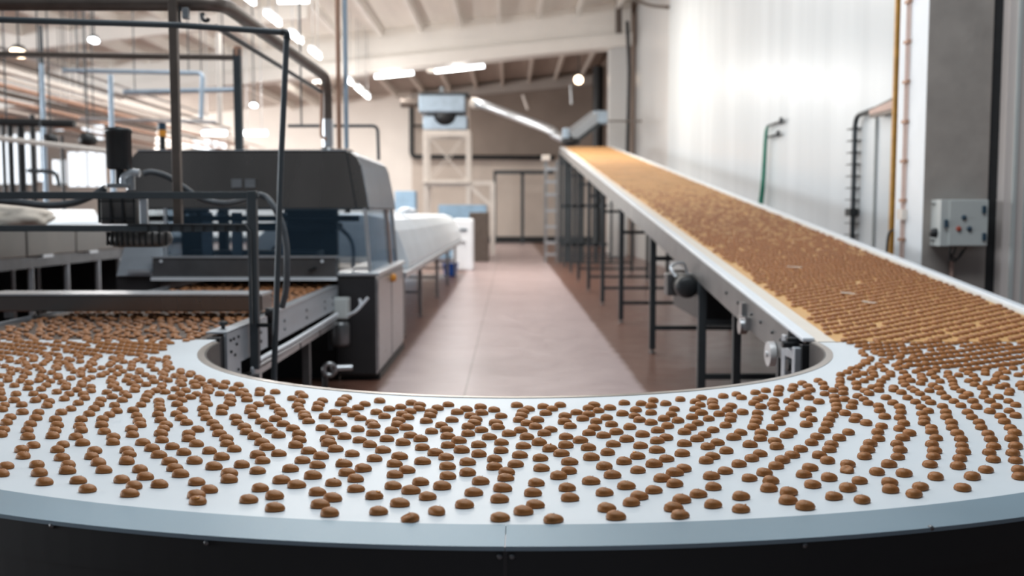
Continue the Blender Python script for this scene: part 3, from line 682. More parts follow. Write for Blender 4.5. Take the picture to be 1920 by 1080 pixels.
c = at(165,262,16); vr = thing('valve', 'black valve hanging behind the left side of the motor can', 'valve', c)
MB().lathe(c, [(.0001,-.1),(.12,-.08),(.15,0),(.1,.1),(.0001,.12)], 14).build('valve_body', 'black', vr)
MB().tube([c+Vector((0,0,.1)), (c.x,c.y,roofz(c.x)-.02)], .012, 5).build('hanger_rod', 'frame', vr)
# steel tank line on the left
tk = thing('steel_tank_line', 'row of stainless box panels on legs at left behind the gantry', 'tank', (-5.9, 12, 0))
for i, (ya, yb) in enumerate(((7.6,9.25),(9.27,10.72),(10.74,11.95),(11.97,13.6))):
    MB().box(-6.6, -5.2, ya, yb, 1.18, 1.49).build('side_panel', 'steel_tank', tk, bevel=.012)
    MB().box(-5.195, -5.17, ya+.3, ya+.55, 1.16, 1.19).build('catch', 'steel_light', tk)
MB().box(-6.65, -5.15, 7.6, 13.65, 1.49, 1.51).build('top_edge', 'white_cover', tk)
MB().box(-6.5, -5.25, 7.6, 13.6, 1.05, 1.18).build('lower_frame', 'steel_dark', tk)
for y in (8.3, 9.2, 10.1, 11.0, 11.9, 12.8, 13.5):
    for x in (-6.4, -5.3): MB().cyl((x,y,0),(x,y,1.06), .035, n=12).build('leg', 'steel_light' if x > -6 else 'steel', tk)
MB().box(-6.62, -6.55, 7.6, 13.6, 0, 1.18).build('shade_panel', 'black', tk)  # dark sheets added to stand for the shade under the tank
MB().box(-6.6, -5.2, 13.62, 13.68, 0, 1.18).build('shade_panel', 'black', tk)
tag(MB().hexa([(-6.4,11.3,1.512),(-5.5,11.3,1.512),(-5.5,13.5,1.512),(-6.4,13.5,1.512)], [(-6.3,11.3,1.70),(-5.6,11.3,1.70),(-5.6,13.5,1.70),(-6.3,13.5,1.70)]).build('tank_cover', 'white_cover', bevel=.03), 'white cover lying on top of the steel tank line', 'cover')
import bmesh
def blob(name, c, s, m, label, cat, seed=1, amp=.12):
    bm = bmesh.new(); bmesh.ops.create_icosphere(bm, subdivisions=4, radius=1)
    from mathutils import noise
    for v in bm.verts:
        n_ = noise.noise(v.co*1.7+Vector((seed,0,0)))*amp*2+noise.noise(v.co*4+Vector((seed,5,0)))*amp
        v.co *= 1+n_; v.co.z = max(v.co.z, -.55)
        v.co = Vector((v.co.x*s[0], v.co.y*s[1], (v.co.z+.55)*s[2]))
    me = bpy.data.meshes.new(name); bm.to_mesh(me); bm.free(); me.materials.append(M[m])
    for p_ in me.polygons: p_.use_smooth = True
    o = bpy.data.objects.new(name, me); C.objects.link(o); o.location = c
    return tag(o, label, cat)
blob('cloth_bag', (-5.35, 10.6, 1.512), (.42,.5,.17), 'fabric', 'crumpled cream cloth bag on the steel tank at the left edge', 'bag')
# low clutter boxes under the tank
tag(MB().box(-4.9,-4.3,11.6,12.2,0,.42).build('crate', 'copper', bevel=.01), 'brown crate on the floor in the dark behind the pump', 'crate')

# ------------------------------------------------------------------ white cooling tunnel behind the machine
tn = thing('cooling_tunnel', 'long white covered cooling tunnel on legs leading away behind the machine', 'tunnel', (-2.0, 19, 0))
prof = [(-1.32,.93),(-1.30,1.0),(-1.36,1.2),(-1.45,1.42),(-1.58,1.56),(-1.78,1.63),(-2.5,1.64),(-3.0,1.58),(-3.3,1.3),(-3.32,.93)]
n = len(prof); cvr = MB()
ys = [12.9, 15.1, 15.12, 18.1, 18.12, 21.1, 21.12, 24.1, 24.12, 27.0]
for i in range(0, len(ys), 2):
    ya, yb = ys[i], ys[i+1]-.02
    c = MB(); c.add([(x,ya,z) for x,z in prof]+[(x,yb,z) for x,z in prof], [tuple(range(n))]+[(j, j+n, (j+1)%n+n, (j+1)%n) for j in range(n)]+[tuple(range(2*n-1,n-1,-1))])
    c.build('tunnel_cover', 'white_cover', tn, bevel=.01)
MB().box(-3.34, -1.26, 12.15, 27, .86, .93).build('side_rail', 'steel_light', tn)
for y in (13.2, 15.8, 19.5, 22.8, 26):
    for x in (-3.2, -1.42):
        l = MB().box(x-.03, x+.03, y-.03, y+.03, .04, .86).build('leg', 'steel', tn)
        MB().lathe((x,y,0), [(.0001,0),(.04,0),(.04,.015),(.015,.02),(.015,.05)], 10).build('levelling_foot', 'steel_dark', l)
    MB().box(-3.2, -1.42, y-.02, y+.02, .38, .42).build('crossbar', 'steel', tn)
eu = thing('end_cabinet', 'white cabinet with rounded top at the far end of the cooling tunnel', 'cabinet', (-1.28, 28.8, 0))
MB().box(-1.62, -1.03, 28.5, 29.3, .0, 1.5).build('cabinet_body', 'white_plastic', eu, bevel=.06)
a = at(869, 431, 28.48); MB().box(a.x-.1, a.x+.1, 28.47, 28.5, a.z-.03, a.z+.03).build('vent', 'navy', eu)
a = at(868, 454, 28.48); MB().box(a.x-.08, a.x+.08, 28.47, 28.5, a.z-.02, a.z+.02).build('vent', 'steel', eu)
bn = at(845, 516, 26.0)
b0 = on(845, 517, 0)
tag(MB().hexa([(b0.x-.15,b0.y-.15,0),(b0.x+.15,b0.y-.15,0),(b0.x+.15,b0.y+.15,0),(b0.x-.15,b0.y+.15,0)], [(b0.x-.2,b0.y-.2,.34),(b0.x+.2,b0.y-.2,.34),(b0.x+.2,b0.y+.2,.34),(b0.x-.2,b0.y+.2,.34)]).build('plastic_bin', 'blue_bin', bevel=.01), 'bright blue plastic bin on the floor under the far end of the tunnel', 'bin')
def pbox(name, x0, y0, x1, y1, Y, d, m, label, cat, bevel=.02, **kk):
    a = at(x0, y1, Y); b = at(x1, y0, Y)
    return tag(MB().box(a.x, b.x, Y, Y+d, a.z, b.z).build(name, m, bevel=bevel, **kk), label, cat)
def pbox0(name, x0, y0, x1, Y, d, m, label, cat, bevel=.02):
    a = at(x0, y0, Y); b = at(x1, y0, Y)
    return tag(MB().box(a.x, b.x, Y, Y+d, 0, a.z).build(name, m, bevel=bevel), label, cat)
pbox0('blue_cabinet', 740, 358, 778, 32, .8, 'blue', 'tall blue cabinet behind the cooling tunnel beside the hood', 'cabinet')
pbox0('blue_machine', 822, 384, 912, 36.5, 1.2, 'blue', 'low wide blue machine behind the white end cabinet', 'machine')
pbox0('dark_machine', 880, 398, 915, 34.0, 1.8, 'frame_brown', 'dark machine beyond the white end cabinet by the aisle', 'machine')
a = at(762, 397, 27.5); 
blob('plastic_bag', (at(762,400,16.5).x, 16.5, 1.64), (.16,.2,.07), 'white_plastic', 'crumpled white plastic bag on top of the cooling tunnel', 'bag', 4)
# ------------------------------------------------------------------ far scaffold with air unit
YS = 40
sc = thing('scaffold_tower', 'cream steel scaffold tower carrying the silver air unit', 'scaffold', (at(838,400,YS).x, YS, 0))
def pz(py, Y=YS): return at(900, py, Y).z
def pxx(px, Y=YS): return at(px, 400, Y).x
for y in (YS, YS+1.6):
    for px in (798, 878): MB().box(pxx(px)-.09, pxx(px)+.09, y-.08, y+.08, 0, pz(244)).build('post', 'cream', sc)
    for py in (250, 343): MB().box(pxx(798), pxx(878), y-.06, y+.06, pz(py)-.12, pz(py)+.12).build('beam', 'cream', sc)
    MB().bar((pxx(800),y,pz(250)),(pxx(876),y,pz(340)), .035).build('brace', 'cream', sc)
    MB().bar((pxx(876),y,pz(250)),(pxx(800),y,pz(340)), .035).build('brace', 'cream', sc)
MB().box(pxx(878), pxx(926), YS-.06, YS+.06, pz(347), pz(339)).build('beam', 'cream', sc)
MB().box(pxx(919), pxx(928), YS-.08, YS+.08, 0, pz(343)).build('post', 'cream', sc)
MB().bar((pxx(880),YS,pz(348)),(pxx(921),YS,pz(386)), .14).build('brace', 'cream', sc)
MB().box(pxx(791), pxx(882), YS-.3, YS+1.9, pz(341)-.05, pz(341)).build('platform', 'cream', sc)
au = thing('air_unit', 'silver two-part air handling unit on top of the scaffold tower', 'air unit', (pxx(832), YS+.8, pz(243)))
MB().box(pxx(794), pxx(876), YS+.0, YS+1.5, pz(243), pz(217)).build('lower_casing', 'pale_blue', au, bevel=.04)
MB().box(pxx(787), pxx(873), YS-.1, YS+1.5, pz(211), pz(178)).build('upper_casing', 'pale_blue', au, bevel=.06)
MB().lathe((pxx(835),YS-.02,pz(214)), [(.0001,0),(.45,0),(.45,.3)], 24, (0,1,0)).box(pxx(800), pxx(870), YS+.1, YS+1.4, pz(217), pz(211)).build('fan_opening', 'black', au)
MB().box(pxx(788), pxx(880), YS-.12, YS+1.5, pz(177), pz(174)).build('lid', 'frame', au)
MB().cyl((pxx(827),YS+.5,pz(175)),(pxx(827),YS+.5,pz(160)), .07).build('stub_pipe', 'frame', au)
du = thing('silver_duct', 'silver round duct slanting from the air unit down to the conveyor head', 'duct', (pxx(950), YS, pz(262)))
MB().tube(smooth_path([at(888,193,YS+.2), at(892,193,YS+.15), at(908,197,YS-.5), at(970,220,38.5), at(1030,243,36.5), at(1040,252,36.3), at(1057,260,36)]), .17, 14).build('duct_pipe', 'steel_light', du)
MB().cyl(at(887,193,YS+.2), at(896,195,YS-.0), .22, n=16).build('duct_collar', 'cream', du)
MB().tube([at(784,193,YS+.4), at(752,193,YS+.4)], .18, 14).build('duct_stub', 'frame_brown', du)
ch = thing('feed_chute', 'slanting steel chute climbing right above the conveyor head', 'chute', at(1095,262,34.5))
a, b = at(1066,258,34.2), at(1120,216,34.8)
MB().bar(a, b, .5, .35).build('trough', 'alu', ch)
MB().bar(a+Vector((0,-.1,-.28)), b+Vector((0,-.1,-.28)), .4, .12).build('under_frame', 'frame', ch)
a0 = at(1055,270,34.0); b0 = at(1068,240,34.0); MB().box(a0.x, b0.x, 33.9, 34.4, a0.z, b0.z).build('inlet_box', 'pale_blue', ch, bevel=.03)
a0 = at(1113,232,34.6); b0 = at(1139,208,34.6); MB().box(a0.x, b0.x, 34.5, 35.1, a0.z, b0.z).build('outlet_box', 'pale_blue', ch, bevel=.03)
MB().lathe(at(1070,272,33.9), [(.0001,0),(.3,.02),(.34,.12),(.3,.22),(.0001,.24)], 14).build('discharge_cone', 'black', ch)
pipe('overhead_pipe', [at(1139,227,37.6), at(1202,227,31.5)], .03, 'frame_brown', 'thin brown pipe reaching across the far column from the chute')
# conveyor head, ladder
ld = thing('ladder', 'grey ladder standing on the floor at the far end of the conveyor', 'ladder', (at(1028,480,34).x, 34, 0))
x0, x1 = at(1023,400,34).x, at(1044,400,34).x
for x in (x0, x1): MB().box(x-.05, x+.05, 33.95, 34.05, 0, at(0,302,34).z).build('rail', 'steel', ld)
for py in (317, 341, 365, 395, 425, 455, 477): z = at(0,py,34).z; MB().box(x0, x1, 33.92, 34.08, z-.05, z+.05).build('rung', 'steel_light', ld)
pbox('motor_cap', 1016, 290, 1032, 301, 33.8, .4, 'cream', 'cream motor box on top of the far ladder', 'motor box')
hd_ = thing('conveyor_head_stand', 'dark steel stand holding up the far head of the long conveyor', 'stand', (1.75,33.6,0))
for px in (1052, 1065, 1078, 1092, 1118):
    x = at(px, 400, 33.6).x; MB().box(x-.06, x+.06, 33.6, 33.7, 0, 3.6).build('post', 'frame', hd_)
for z in (.6, 1.9): MB().box(at(1052,400,33.6).x, at(1140,400,33.6).x, 33.6, 33.7, z-.05, z+.05).build('crossbar', 'frame', hd_)
MB().box(XL-.1, XR+.1, 33.4, 33.6, 3.3, 3.75).build('head_plate', 'steel_dark', hd_)
# dark pipes on the back wall
pipe('wall_pipe', [at(772,202,55.4), at(772,294,55.4), at(1040,296,55.4)], .14, 'black', 'thick black pipe dropping and running level along the back wall', corner=.3)
pipe('wall_pipe', [at(772,236,55.3), at(800,236,55.3)], .07, 'black', 'short black branch pipe left of the scaffold tower')
gt = thing('gate_frame', 'dark steel gate frame before the back wall by the ladder', 'gate', (at(970,400,54).x, 54, 0))
zg = at(0,323,54).z
MB().box(at(925,0,54).x, at(1040,0,54).x, 53.9, 54.1, zg-.1, zg+.1).build('top_rail', 'frame', gt)
MB().box(at(925,0,54).x, at(930,0,54).x, 53.9, 54.1, 0, zg).build('post', 'frame', gt)
MB().box(at(977,0,54).x, at(983,0,54).x, 53.9, 54.1, 0, zg).build('post', 'frame', gt)
# right side fittings
pipe('wall_cable', [at(1176,40,37.0), at(1180,130,37.0), at(1176,296,37.0)], .07, 'black', 'thick black cable running down beside the far column')
pipe('cable_conduit', [at(1160,0,37.3), at(1160,62,37.3)], .12, 'frame_brown', 'short thick brown conduit at the head of the far column')
pipe('wall_cable', smooth_path([at(1190,0,33), at(1220,10,31), at(1252,14,29.0)]), .05, 'frame_brown', 'brown cable swagging from the far column to the panel corner')
pt = at(1105, 260, 50); 
pipe('dark_duct', [at(1122,125,50), (at(1122,125,50).x,50,0)], .28, 'black', 'dark vertical duct in the far right corner')
# green water pipe on glossy wall
XW = 4.5; sY = lambda px, X=XW: X*F/(px-955)
gp = thing('green_hose', 'green hose hanging from two small taps on the glossy white wall', 'hose', (4.52, 17.9, 0))
Y = sY(1431)
g0 = Vector((4.54, Y, at(1431,236,Y).z))
MB().tube(smooth_path([g0, (4.52,Y+.05,3.0), (4.50,Y+.1,2.2), (4.47,Y+.2,1.5), (4.45,Y+.3,.0)]), .04, 10, rf=lambda i: .024+.0011*i).build('hose_length', 'green', gp)
MB().tube([g0, g0+Vector((0,-.95,0)), ], .022, 8).build('tap_pipe', 'frame', gp)
MB().tube([g0+Vector((0,0,-.2)), g0+Vector((0,-.75,-.2))], .022, 8).build('tap_pipe', 'frame', gp)
for d in (Vector((0,-.85,0)), Vector((0,-.68,-.2))): MB().lathe(g0+d+Vector((0,0,-.04)), [(.0001,0),(.03,0),(.03,.1),(.0001,.11)], 10).build('tap', 'black', gp)
# vertical conduit with clips and cable box
cn = thing('wall_conduit', 'black conduit with clips running down the glossy wall and bending at its top', 'conduit', (4.53, 13.1, 0))
Yc = sY(1597, 4.53)
zc = at(1597,218,Yc).z
MB().tube(round_corners([(4.53,Yc-.02,.2),(4.53,Yc,zc),(4.53,Yc-.66,zc+.02)], .18), .032, 12).build('conduit', 'frame', cn)
MB().tube([(4.56,Yc+.16,.2),(4.56,Yc+.16,zc-.12)], .008, 6).build('thin_cable', 'copper', cn)
for i in range(17):
    z = .9+i*.155; 
    if z < zc-.1: MB().box(4.49, 4.597, Yc-.06, Yc+.2, z-.006, z+.006).build('clip', 'black', cn)
z = at(1595,398,Yc).z; MB().box(4.47, 4.58, Yc-.07, Yc+.13, z-.05, z+.05).build('junction_box', 'black', cn, bevel=.006)
ar = thing('bracket_arm', 'brown and pale wall bracket arm joining the conduit to the ochre post', 'bracket', (4.5, 12, at(1640,213,12.3).z))
a, b = at(1634,212,12.45), at(1684,197,11.62)
MB().hexa([a+Vector((-.02,0,-.06)), b+Vector((-.02,0,-.07)), b+Vector((.05,0,-.07)), a+Vector((.05,0,-.06))], [a+Vector((-.02,0,.05)), b+Vector((-.02,0,.11)), b+Vector((.05,0,.11)), a+Vector((.05,0,.05))]).build('arm', 'frame_brown', ar)
MB().hexa([a+Vector((-.03,.0,-.02)), b+Vector((-.03,0,-.03)), b+Vector((-.018,0,-.03)), a+Vector((-.018,0,-.02))], [a+Vector((-.03,0,.03)), b+Vector((-.03,0,.07)), b+Vector((-.018,0,.07)), a+Vector((-.018,0,.03))]).build('arm_face', 'conduit', ar)
MB().box(b.x-.01, 4.598, b.y-.02, b.y+.1, b.z-.1, b.z+.12).build('mounting_plate', 'frame_brown', ar)
pipe('wall_cable', [(4.58,12.55,.2),(4.58,12.55,at(1636,220,12.5).z)], .018, 'box_grey', 'thin grey cable hanging from the bracket arm on the glossy wall')
yp = thing('ochre_post', 'tall ochre yellow post with its shadow side painted black between glossy wall and pillar', 'post', (4.55, 11.6, 0))
Yy = 11.55
MB().box(4.50-.04, 4.50+.045, Yy-.04, Yy+.02, 0, 9.3).build('post', 'yellow', yp)
MB().box(4.50+.046, 4.50+.09, Yy-.04, Yy+.02, 0, 9.3).build('shadow_edge', 'black', yp)  # black strip painting in the post's shadow side
yp.location.x -= .06
# cable conduits on the pillar's white side
pc = thing('pillar_conduit', 'pair of thin pinkish conduits clipped down the white side of the pillar', 'conduit', (3.91, 9.75, .3))
for y in (9.70, 9.76): MB().tube([(3.915,y,.3),(3.915,y,6)], .009, 6).build('conduit', 'conduit', pc)
for i in range(14):
    z = 1.0+i*.38; MB().box(3.89, 3.93, 9.68, 9.78, z, z+.03).build('clip', 'copper', pc)
z = at(1702,402,9.72).z; MB().box(3.88, 3.93, 9.66, 9.80, z-.05, z+.05).build('socket_box', 'cream', pc)
kx = MB().tube(smooth_path([(3.81,9.9,at(1690,430,9.9).z),(3.78,9.95,1.4),(3.78,9.98,.9),(3.78,9.98,.0)]), .012, 8)
tag(kx.build('loose_cable', 'black'), 'loose black cable dangling from the socket box on the pillar side', 'cable')
MB().lathe((3.86,9.50,.98), [(.0001,0),(.07,0),(.08,.04),(.06,.09),(.0001,.11)], 16).build('plug_socket', 'black', pc)
pc.location.x -= .08
# electrical box
eb = thing('switch_box', 'light grey electrical switch box on the grey pillar front', 'electrical box', (4.22, 9.2, at(1800,462,9.2).z))
a = at(1762,462,9.08); b = at(1853,374,9.08)
zb_, zt_ = a.z, b.z
MB().box(a.x, b.x, 9.08, 9.3, zb_, zt_).build('enclosure', 'box_grey', eb, bevel=.006)
MB().box(a.x+.075, b.x-.003, 9.065, 9.08, zb_+.008, zt_-.008).build('door', 'box_grey', eb, bevel=.003)
for px, py, m_, nm in ((1808,408,'navy','button'),(1798,429,'red','button'),(1818,429,'navy','button')):
    c = at(px,py,9.06); q = MB().lathe(c, [(.0001,-.014),(.018,-.014),(.022,0),(.026,.006)], 16, (0,1,0)).build(nm, m_, eb)
    if m_ == 'red': q['label'] = 'red push button'
for px, py in ((1845,393),(1845,444),(1774,419)):
    c = at(px,py,9.06); MB().box(c.x-.016, c.x+.016, 9.045, 9.07, c.z-.035, c.z+.035).build('hinge', 'navy', eb, bevel=.004)
c = at(1757,437,9.1); MB().lathe((a.x,9.17,c.z), [(.045,0),(.04,-.03),(.035,-.05),(.0001,-.052)], 16, (1,0,0)).build('main_switch', 'black', eb)
for z in (zb_+.05, zt_-.04): MB().box(a.x-.02, a.x, 9.2, 9.25, z-.008, z+.008).build('mounting_lug', 'steel_dark', eb)
ca = MB()
c0, c1 = at(1782,463,9.18), at(1812,463,9.18)
ca.tube(smooth_path([c0, c0+Vector((0,0,-.07)), c0+Vector((.05,0,-.11)), c0+Vector((.09,0,-.09)), c1+Vector((.0,0,-.0))]), .008, 6)
ca.tube(smooth_path([c0+Vector((.05,0,0)), c0+Vector((.03,0,-.06)), c0+Vector((.0,0,-.1)), c0+Vector((.05,0,-.13)), c1+Vector((-.03,0,-.03))]), .008, 6)
ca.build('cable', 'black', eb)
c = at(1785, 490, 9.27)
tag(MB().tube([(c.x,9.275,.0),(c.x,9.275,c.z)], .018, 10).build('conduit_pipe', 'conduit'), 'pale conduit pipe running down the grey pillar under the switch box', 'conduit')

# ------------------------------------------------------------------ lamps
def strip(p, half, d, label, group=None, r=.06, area=0, name='strip_light'):
    root = thing(name, label, 'ceiling light', p, group)
    d = Vector(d).normalized()
    p = Vector(p)
    MB().tube([p-d*half, p+d*half], r, 10).build('tube_lamp', 'lamp', root)
    MB().bar(p-d*(half*.98)+Vector((0,0,r+.03)), p+d*(half*.98)+Vector((0,0,r+.03)), .14, .05).build('housing', 'white_plastic', root)
    top = roofz(p.x)-.05
    for s in (-.6, .6):
        q = p+d*half*s; MB().tube([q+Vector((0,0,r+.05)), (q.x,q.y,max(roofz(q.x)-.05, q.z+.1))], .012, 5).build('hanging_wire', 'steel', root)
    if area:
        L = bpy.data.lights.new('strip_light_glow', 'POINT'); L.shadow_soft_size = .25; L.energy = area; L.color = (1,.97,.93)
        lo = bpy.data.objects.new('strip_light_glow', L); C.objects.link(lo); lo.location = p+Vector((0,0,-r-.35))
ordn = ['nearest','second','third','fourth','fifth','sixth','farthest']
for i, Y in enumerate((20.4, 22.7, 25.1, 27.6, 33.2, 35.5, 37.3)):
    strip((-5.3, Y, 6.0), .62, (0,1,0), 'lit ceiling tube, %s in the row of seven slanting down over the hood' % ordn[i], 'row of ceiling tubes over the hood', .055, 95)
a, b = at(703,144,40), at(775,137,40); strip((a+b)/2, (b-a).length/2, b-a, 'shorter lit ceiling tube under the big beam, left of the longer one', None, .07, 120)
a, b = at(816,134,40), at(908,124,40); strip((a+b)/2, (b-a).length/2, b-a, 'longest lit ceiling tube under the big beam above the scaffold', None, .07, 120)
a, b = at(522,1,24), at(578,0,24); strip((a+b)/2, (b-a).length/2, b-a, 'lit tube at the top edge, left of the brown riser pipe', None, .07)
a, b = at(380,250,30), at(424,250,30); strip((a+b)/2, (b-a).length/2, b-a, 'low lit tube left of the dark gantry post', None, .07)
a, b = at(454,250,30), at(500,250,30); strip((a+b)/2, (b-a).length/2, b-a, 'low lit tube right of the dark gantry post', None, .07)
def lamp(p, r, label, m='lamp', ax=(0,-.5,-1), sx=1):
    root = thing('flood_light', label, 'lamp', p)
    mb = MB().lathe(p, [(.0001,0),(r*.8,0),(r,r*.12),(r,r*.3)], 18, ax); mb.build('lens', m, root)
    MB().lathe(p, [(r*1.1,-r*.1),(r*1.1,.0),(r*.8,-r*.6),(r*.3,-r*.9),(.0001,-r*.9)], 18, ax).build('housing', 'frame', root)
    MB().tube([p, (p.x,p.y,roofz(p.x)-.2)], .02, 6).build('hanging_stem', 'frame', root)
lamp(at(176,74,22), .11, 'round white floodlight high on the left under the roof')
lamp(at(35,97,22), .17, 'warm oval lamp at the upper left edge under the roof', 'lamp_warm')
lamp(at(476,196,30), .11, 'small round white lamp right of the dark gantry post')
lamp(at(1085,149,46), .2, 'warm oval lamp in the far bay left of the column', 'lamp_warm', (-.3,-1,-.5))
pipe('hanging_cable', [at(1070,160,48), at(1072,195,48)], .06, 'steel_light', 'short pale rod hanging in the far bay below the warm lamp', 'rod')
pipe('hanging_cable', [at(980,178,50), at(990,205,50)], .07, 'white_pipe', 'pale loose rod hanging over the silver duct in the far bay', 'rod')
tag(MB().box(at(800,0,40.3).x, at(822,0,40.3).x, 40.2, 40.6, at(0,135,40.3).z, at(0,128,40.3).z).build('sensor_box', 'cream', bevel=.02), 'small pale box between the two tubes under the big beam', 'box')
# ------------------------------------------------------------------ cookies
# where each cookie near the viewer sits, read off the photograph (x, y in pixels * 4, per strip) and laid on the belt plane
STRIPS = {
(0,860): "50,52 15,108 280,42 298,105 337,172 515,42 510,88 590,160 660,225 742,28 782,83 955,18 915,155 1052,78 1093,132 1008,202 977,258 1200,190 1275,20 1313,68 1357,113 1462,15 1477,172 1573,228 1475,268 1487,315 1607,57 1722,105 1720,153 1815,43 1868,303",
(480,860): "14,88 32,218 140,275 143,365 260,73 192,158 306,192 463,45 428,125 583,178 462,248 577,292 483,340 555,403 660,35 682,102 803,72 748,147 750,222 887,275 1040,35 1133,82 1043,117 1030,200 1163,235 1235,172 1287,280 1080,330 921,390 1157,443 1358,388 1437,55 1440,127 1397,203 1588,102 1685,167 1633,250 1565,340 1788,58 1882,95 1873,140 1850,218 1827,300 1832,438",
(960,860): "28,38 220,68 693,55 753,120 945,83 1065,38 428,88 350,127 182,178 157,253 175,340 85,390 310,450 413,215 435,290 593,165 693,250 710,367 780,428 857,200 953,278 895,325 1063,232 1125,145 1220,102 1288,72 1220,185 1273,303 1212,365 1260,418 1397,262 1495,128 1510,208 1507,340 1600,88 1702,37 1717,280 1718,373 1780,142 1893,102",
(1430,860): "62,162 46,220 195,248 190,310 320,353 100,52 355,65 308,115 375,192 498,140 640,40 632,80 533,280 640,218 727,162 748,305 860,97 952,172 960,228 947,40 1062,108 1187,208 1138,262 1258,40 1467,53 1300,133 1503,215 1575,132 1677,80 1925,80 1930,130",
(0,740): "15,30 108,42 35,77 20,110 165,75 170,130 78,168 50,207 30,260 8,298 267,42 320,15 290,132 270,175 372,50 355,82 230,220 207,265 213,315 253,377 165,410 178,457 483,30 462,132 418,183 432,227 415,268 397,307 475,372 434,410 468,470 533,105 588,62 638,25 573,315 613,183 600,232 612,265 622,360 760,38 743,72 707,105 670,143 845,15 920,40 862,77 877,122 822,150 772,182 765,225 785,275 853,313 850,355 713,418 690,460 742,505 955,415 970,445 955,492 955,8 1002,115 1028,155 1048,195 1055,225 988,255 997,298 1075,357 1060,75 1090,40 1105,10 1142,400 1195,450 1195,47 1197,78 1203,108 1188,147 1208,190 1248,225 1230,253 1210,290 1218,337 1295,387 1272,498 1298,20 1330,70 1365,40 1370,113 1325,143 1362,175 1402,208 1430,18 1418,290 1418,330 1485,260 1477,367 1382,430 1462,490 1540,15 1540,38 1555,70 1523,103 1533,142 1552,175 1600,210 1627,245 1648,290 1573,420 1700,325 1705,365 1665,465 1760,405 1725,15 1732,40 1720,68 1672,97 1665,133 1768,168 1783,208 1835,240 1853,278 1850,8 1855,37 1885,97 1880,125 1907,158 1911,313",
(480,740): "100,28 105,55 20,72 145,90 180,118 190,147 148,180 42,200 85,232 207,218 118,267 278,250 172,302 322,292 325,338 47,357 85,392 300,377 397,420 172,438 13,450 50,492 350,490 490,458 275,27 330,50 315,83 330,112 363,143 370,165 395,197 355,8 500,43 473,72 462,102 590,133 522,162 605,187 635,217 497,248 573,278 665,312 537,330 547,363 597,405 723,440 680,20 655,42 638,68 680,115 765,97 735,147 785,175 818,70 868,208 885,230 765,257 880,288 778,338 857,372 953,413 890,477 930,45 905,130 1000,105 965,160 1087,90 1018,268 983,330 1070,192 1062,220 1128,245 1097,143 1158,125 1140,168 1170,62 1228,75 1225,105 1160,302 1235,330 1103,357 1248,393 1078,460 1250,497 1315,130 1305,155 1363,100 1277,195 1392,227 1318,273 1430,260 1443,73 1347,433 1427,465 1440,377 1440,310 1523,342 1543,413 1470,187 1510,130 1578,108 1612,157 1650,182 1637,210 1593,237 1690,262 1592,290 1685,90 1692,135 1787,112 1750,315 1670,373 1673,443 1587,503 1798,210 1815,240 1838,158 1840,355 1838,415 1790,480 1897,290",
(960,740): "38,78 125,107 83,127 72,155 55,187 190,187 113,212 178,237 235,87 303,105 252,137 362,77 65,265 290,260 243,287 112,315 205,357 85,382 283,403 60,450 212,473 370,438 432,500 398,157 395,202 437,233 405,313 405,377 485,132 573,147 530,178 575,98 615,75 648,118 632,198 735,97 710,170 617,247 577,285 747,220 512,340 573,395 595,468 687,303 782,277 718,430 760,368 842,60 828,140 883,240 860,332 840,497 942,458 930,112 963,380 978,295 920,157 957,187 1043,207 970,65 1060,42 1043,83 1043,133 1153,65 1217,107 1140,178 1195,147 1245,192 1167,233 1093,265 1088,343 1157,320 1087,413 1158,478 1263,33 1293,277 1337,245 1392,212 1350,165 1293,365 1277,438 1387,330 1443,300 1467,387 1508,263 1475,178 1420,135 1373,107 1375,50 1413,75 1420,22 1505,45 1503,62 1512,90 1540,357 1608,418 1503,460 1455,492 1553,143 1615,112 1645,85 1602,228 1637,187 1645,158 1662,318 1713,283 1785,372 1800,475 1860,440 1730,130 1722,20 1585,10 1842,135 1838,175 1827,203 1812,240 1815,62 1840,35 1867,88 1885,15 1870,285 1862,325",
(1430,740): "87,42 75,70 88,98 195,47 235,77 210,105 150,143 110,172 130,208 72,245 248,15 348,22 423,52 358,110 325,150 370,182 327,222 212,275 178,303 92,345 105,387 285,405 223,450 150,488 368,357 410,313 540,15 545,47 555,78 557,110 525,153 500,187 485,222 465,265 575,323 518,370 500,408 425,452 488,492 645,280 615,33 680,55 668,90 620,137 705,163 690,188 780,210 715,10 760,32 793,62 872,82 880,117 917,163 893,235 865,278 870,327 808,365 785,412 765,460 928,20 980,60 1030,90 1040,127 1033,172 1060,213 1028,253 1103,287 1052,322 1010,367 1032,412 1015,463 1090,22 1150,53 1190,92 1245,120 1197,140 1215,178 1213,210 1267,245 1270,275 1303,322 1272,370 1292,418 1283,460 1228,28 1263,57 1352,85 1377,128 1382,167 1418,207 1425,247 1462,287 1490,330 1497,378 1507,425 1482,475 1378,20 1437,48 1490,80 1510,15 1540,130 1573,167 1625,205 1643,243 1693,290 1713,333 1735,385 1702,430 1733,483 1580,47 1607,90 1660,15 1708,47 1757,85 1707,123 1770,15 1845,47 1853,120 1785,160 1817,200 1860,247 1870,330 1900,75 1900,155 1893,283 1900,385 1880,435 1900,490",
}
JAM = {(480,860,660,35):'left', (480,860,887,275):'right', (480,860,583,178):'back', (960,740,735,97):'right', (960,740,942,458):'left', (960,740,1645,158):'left',
       (1430,740,465,265):'top', (1430,740,865,278):'right', (0,740,1672,97):'right', (960,860,1718,373):'right', (0,860,1487,315):'front', (960,860,1260,418):'right', (960,740,205,357):'top', (960,740,283,403):'top'}
SQUASH = {(480,740,965,160), (960,740,970,65), (1430,740,1197,140), (1430,740,1033,172), (1430,860,632,80), (480,860,1157,443), (480,860,1358,388)}
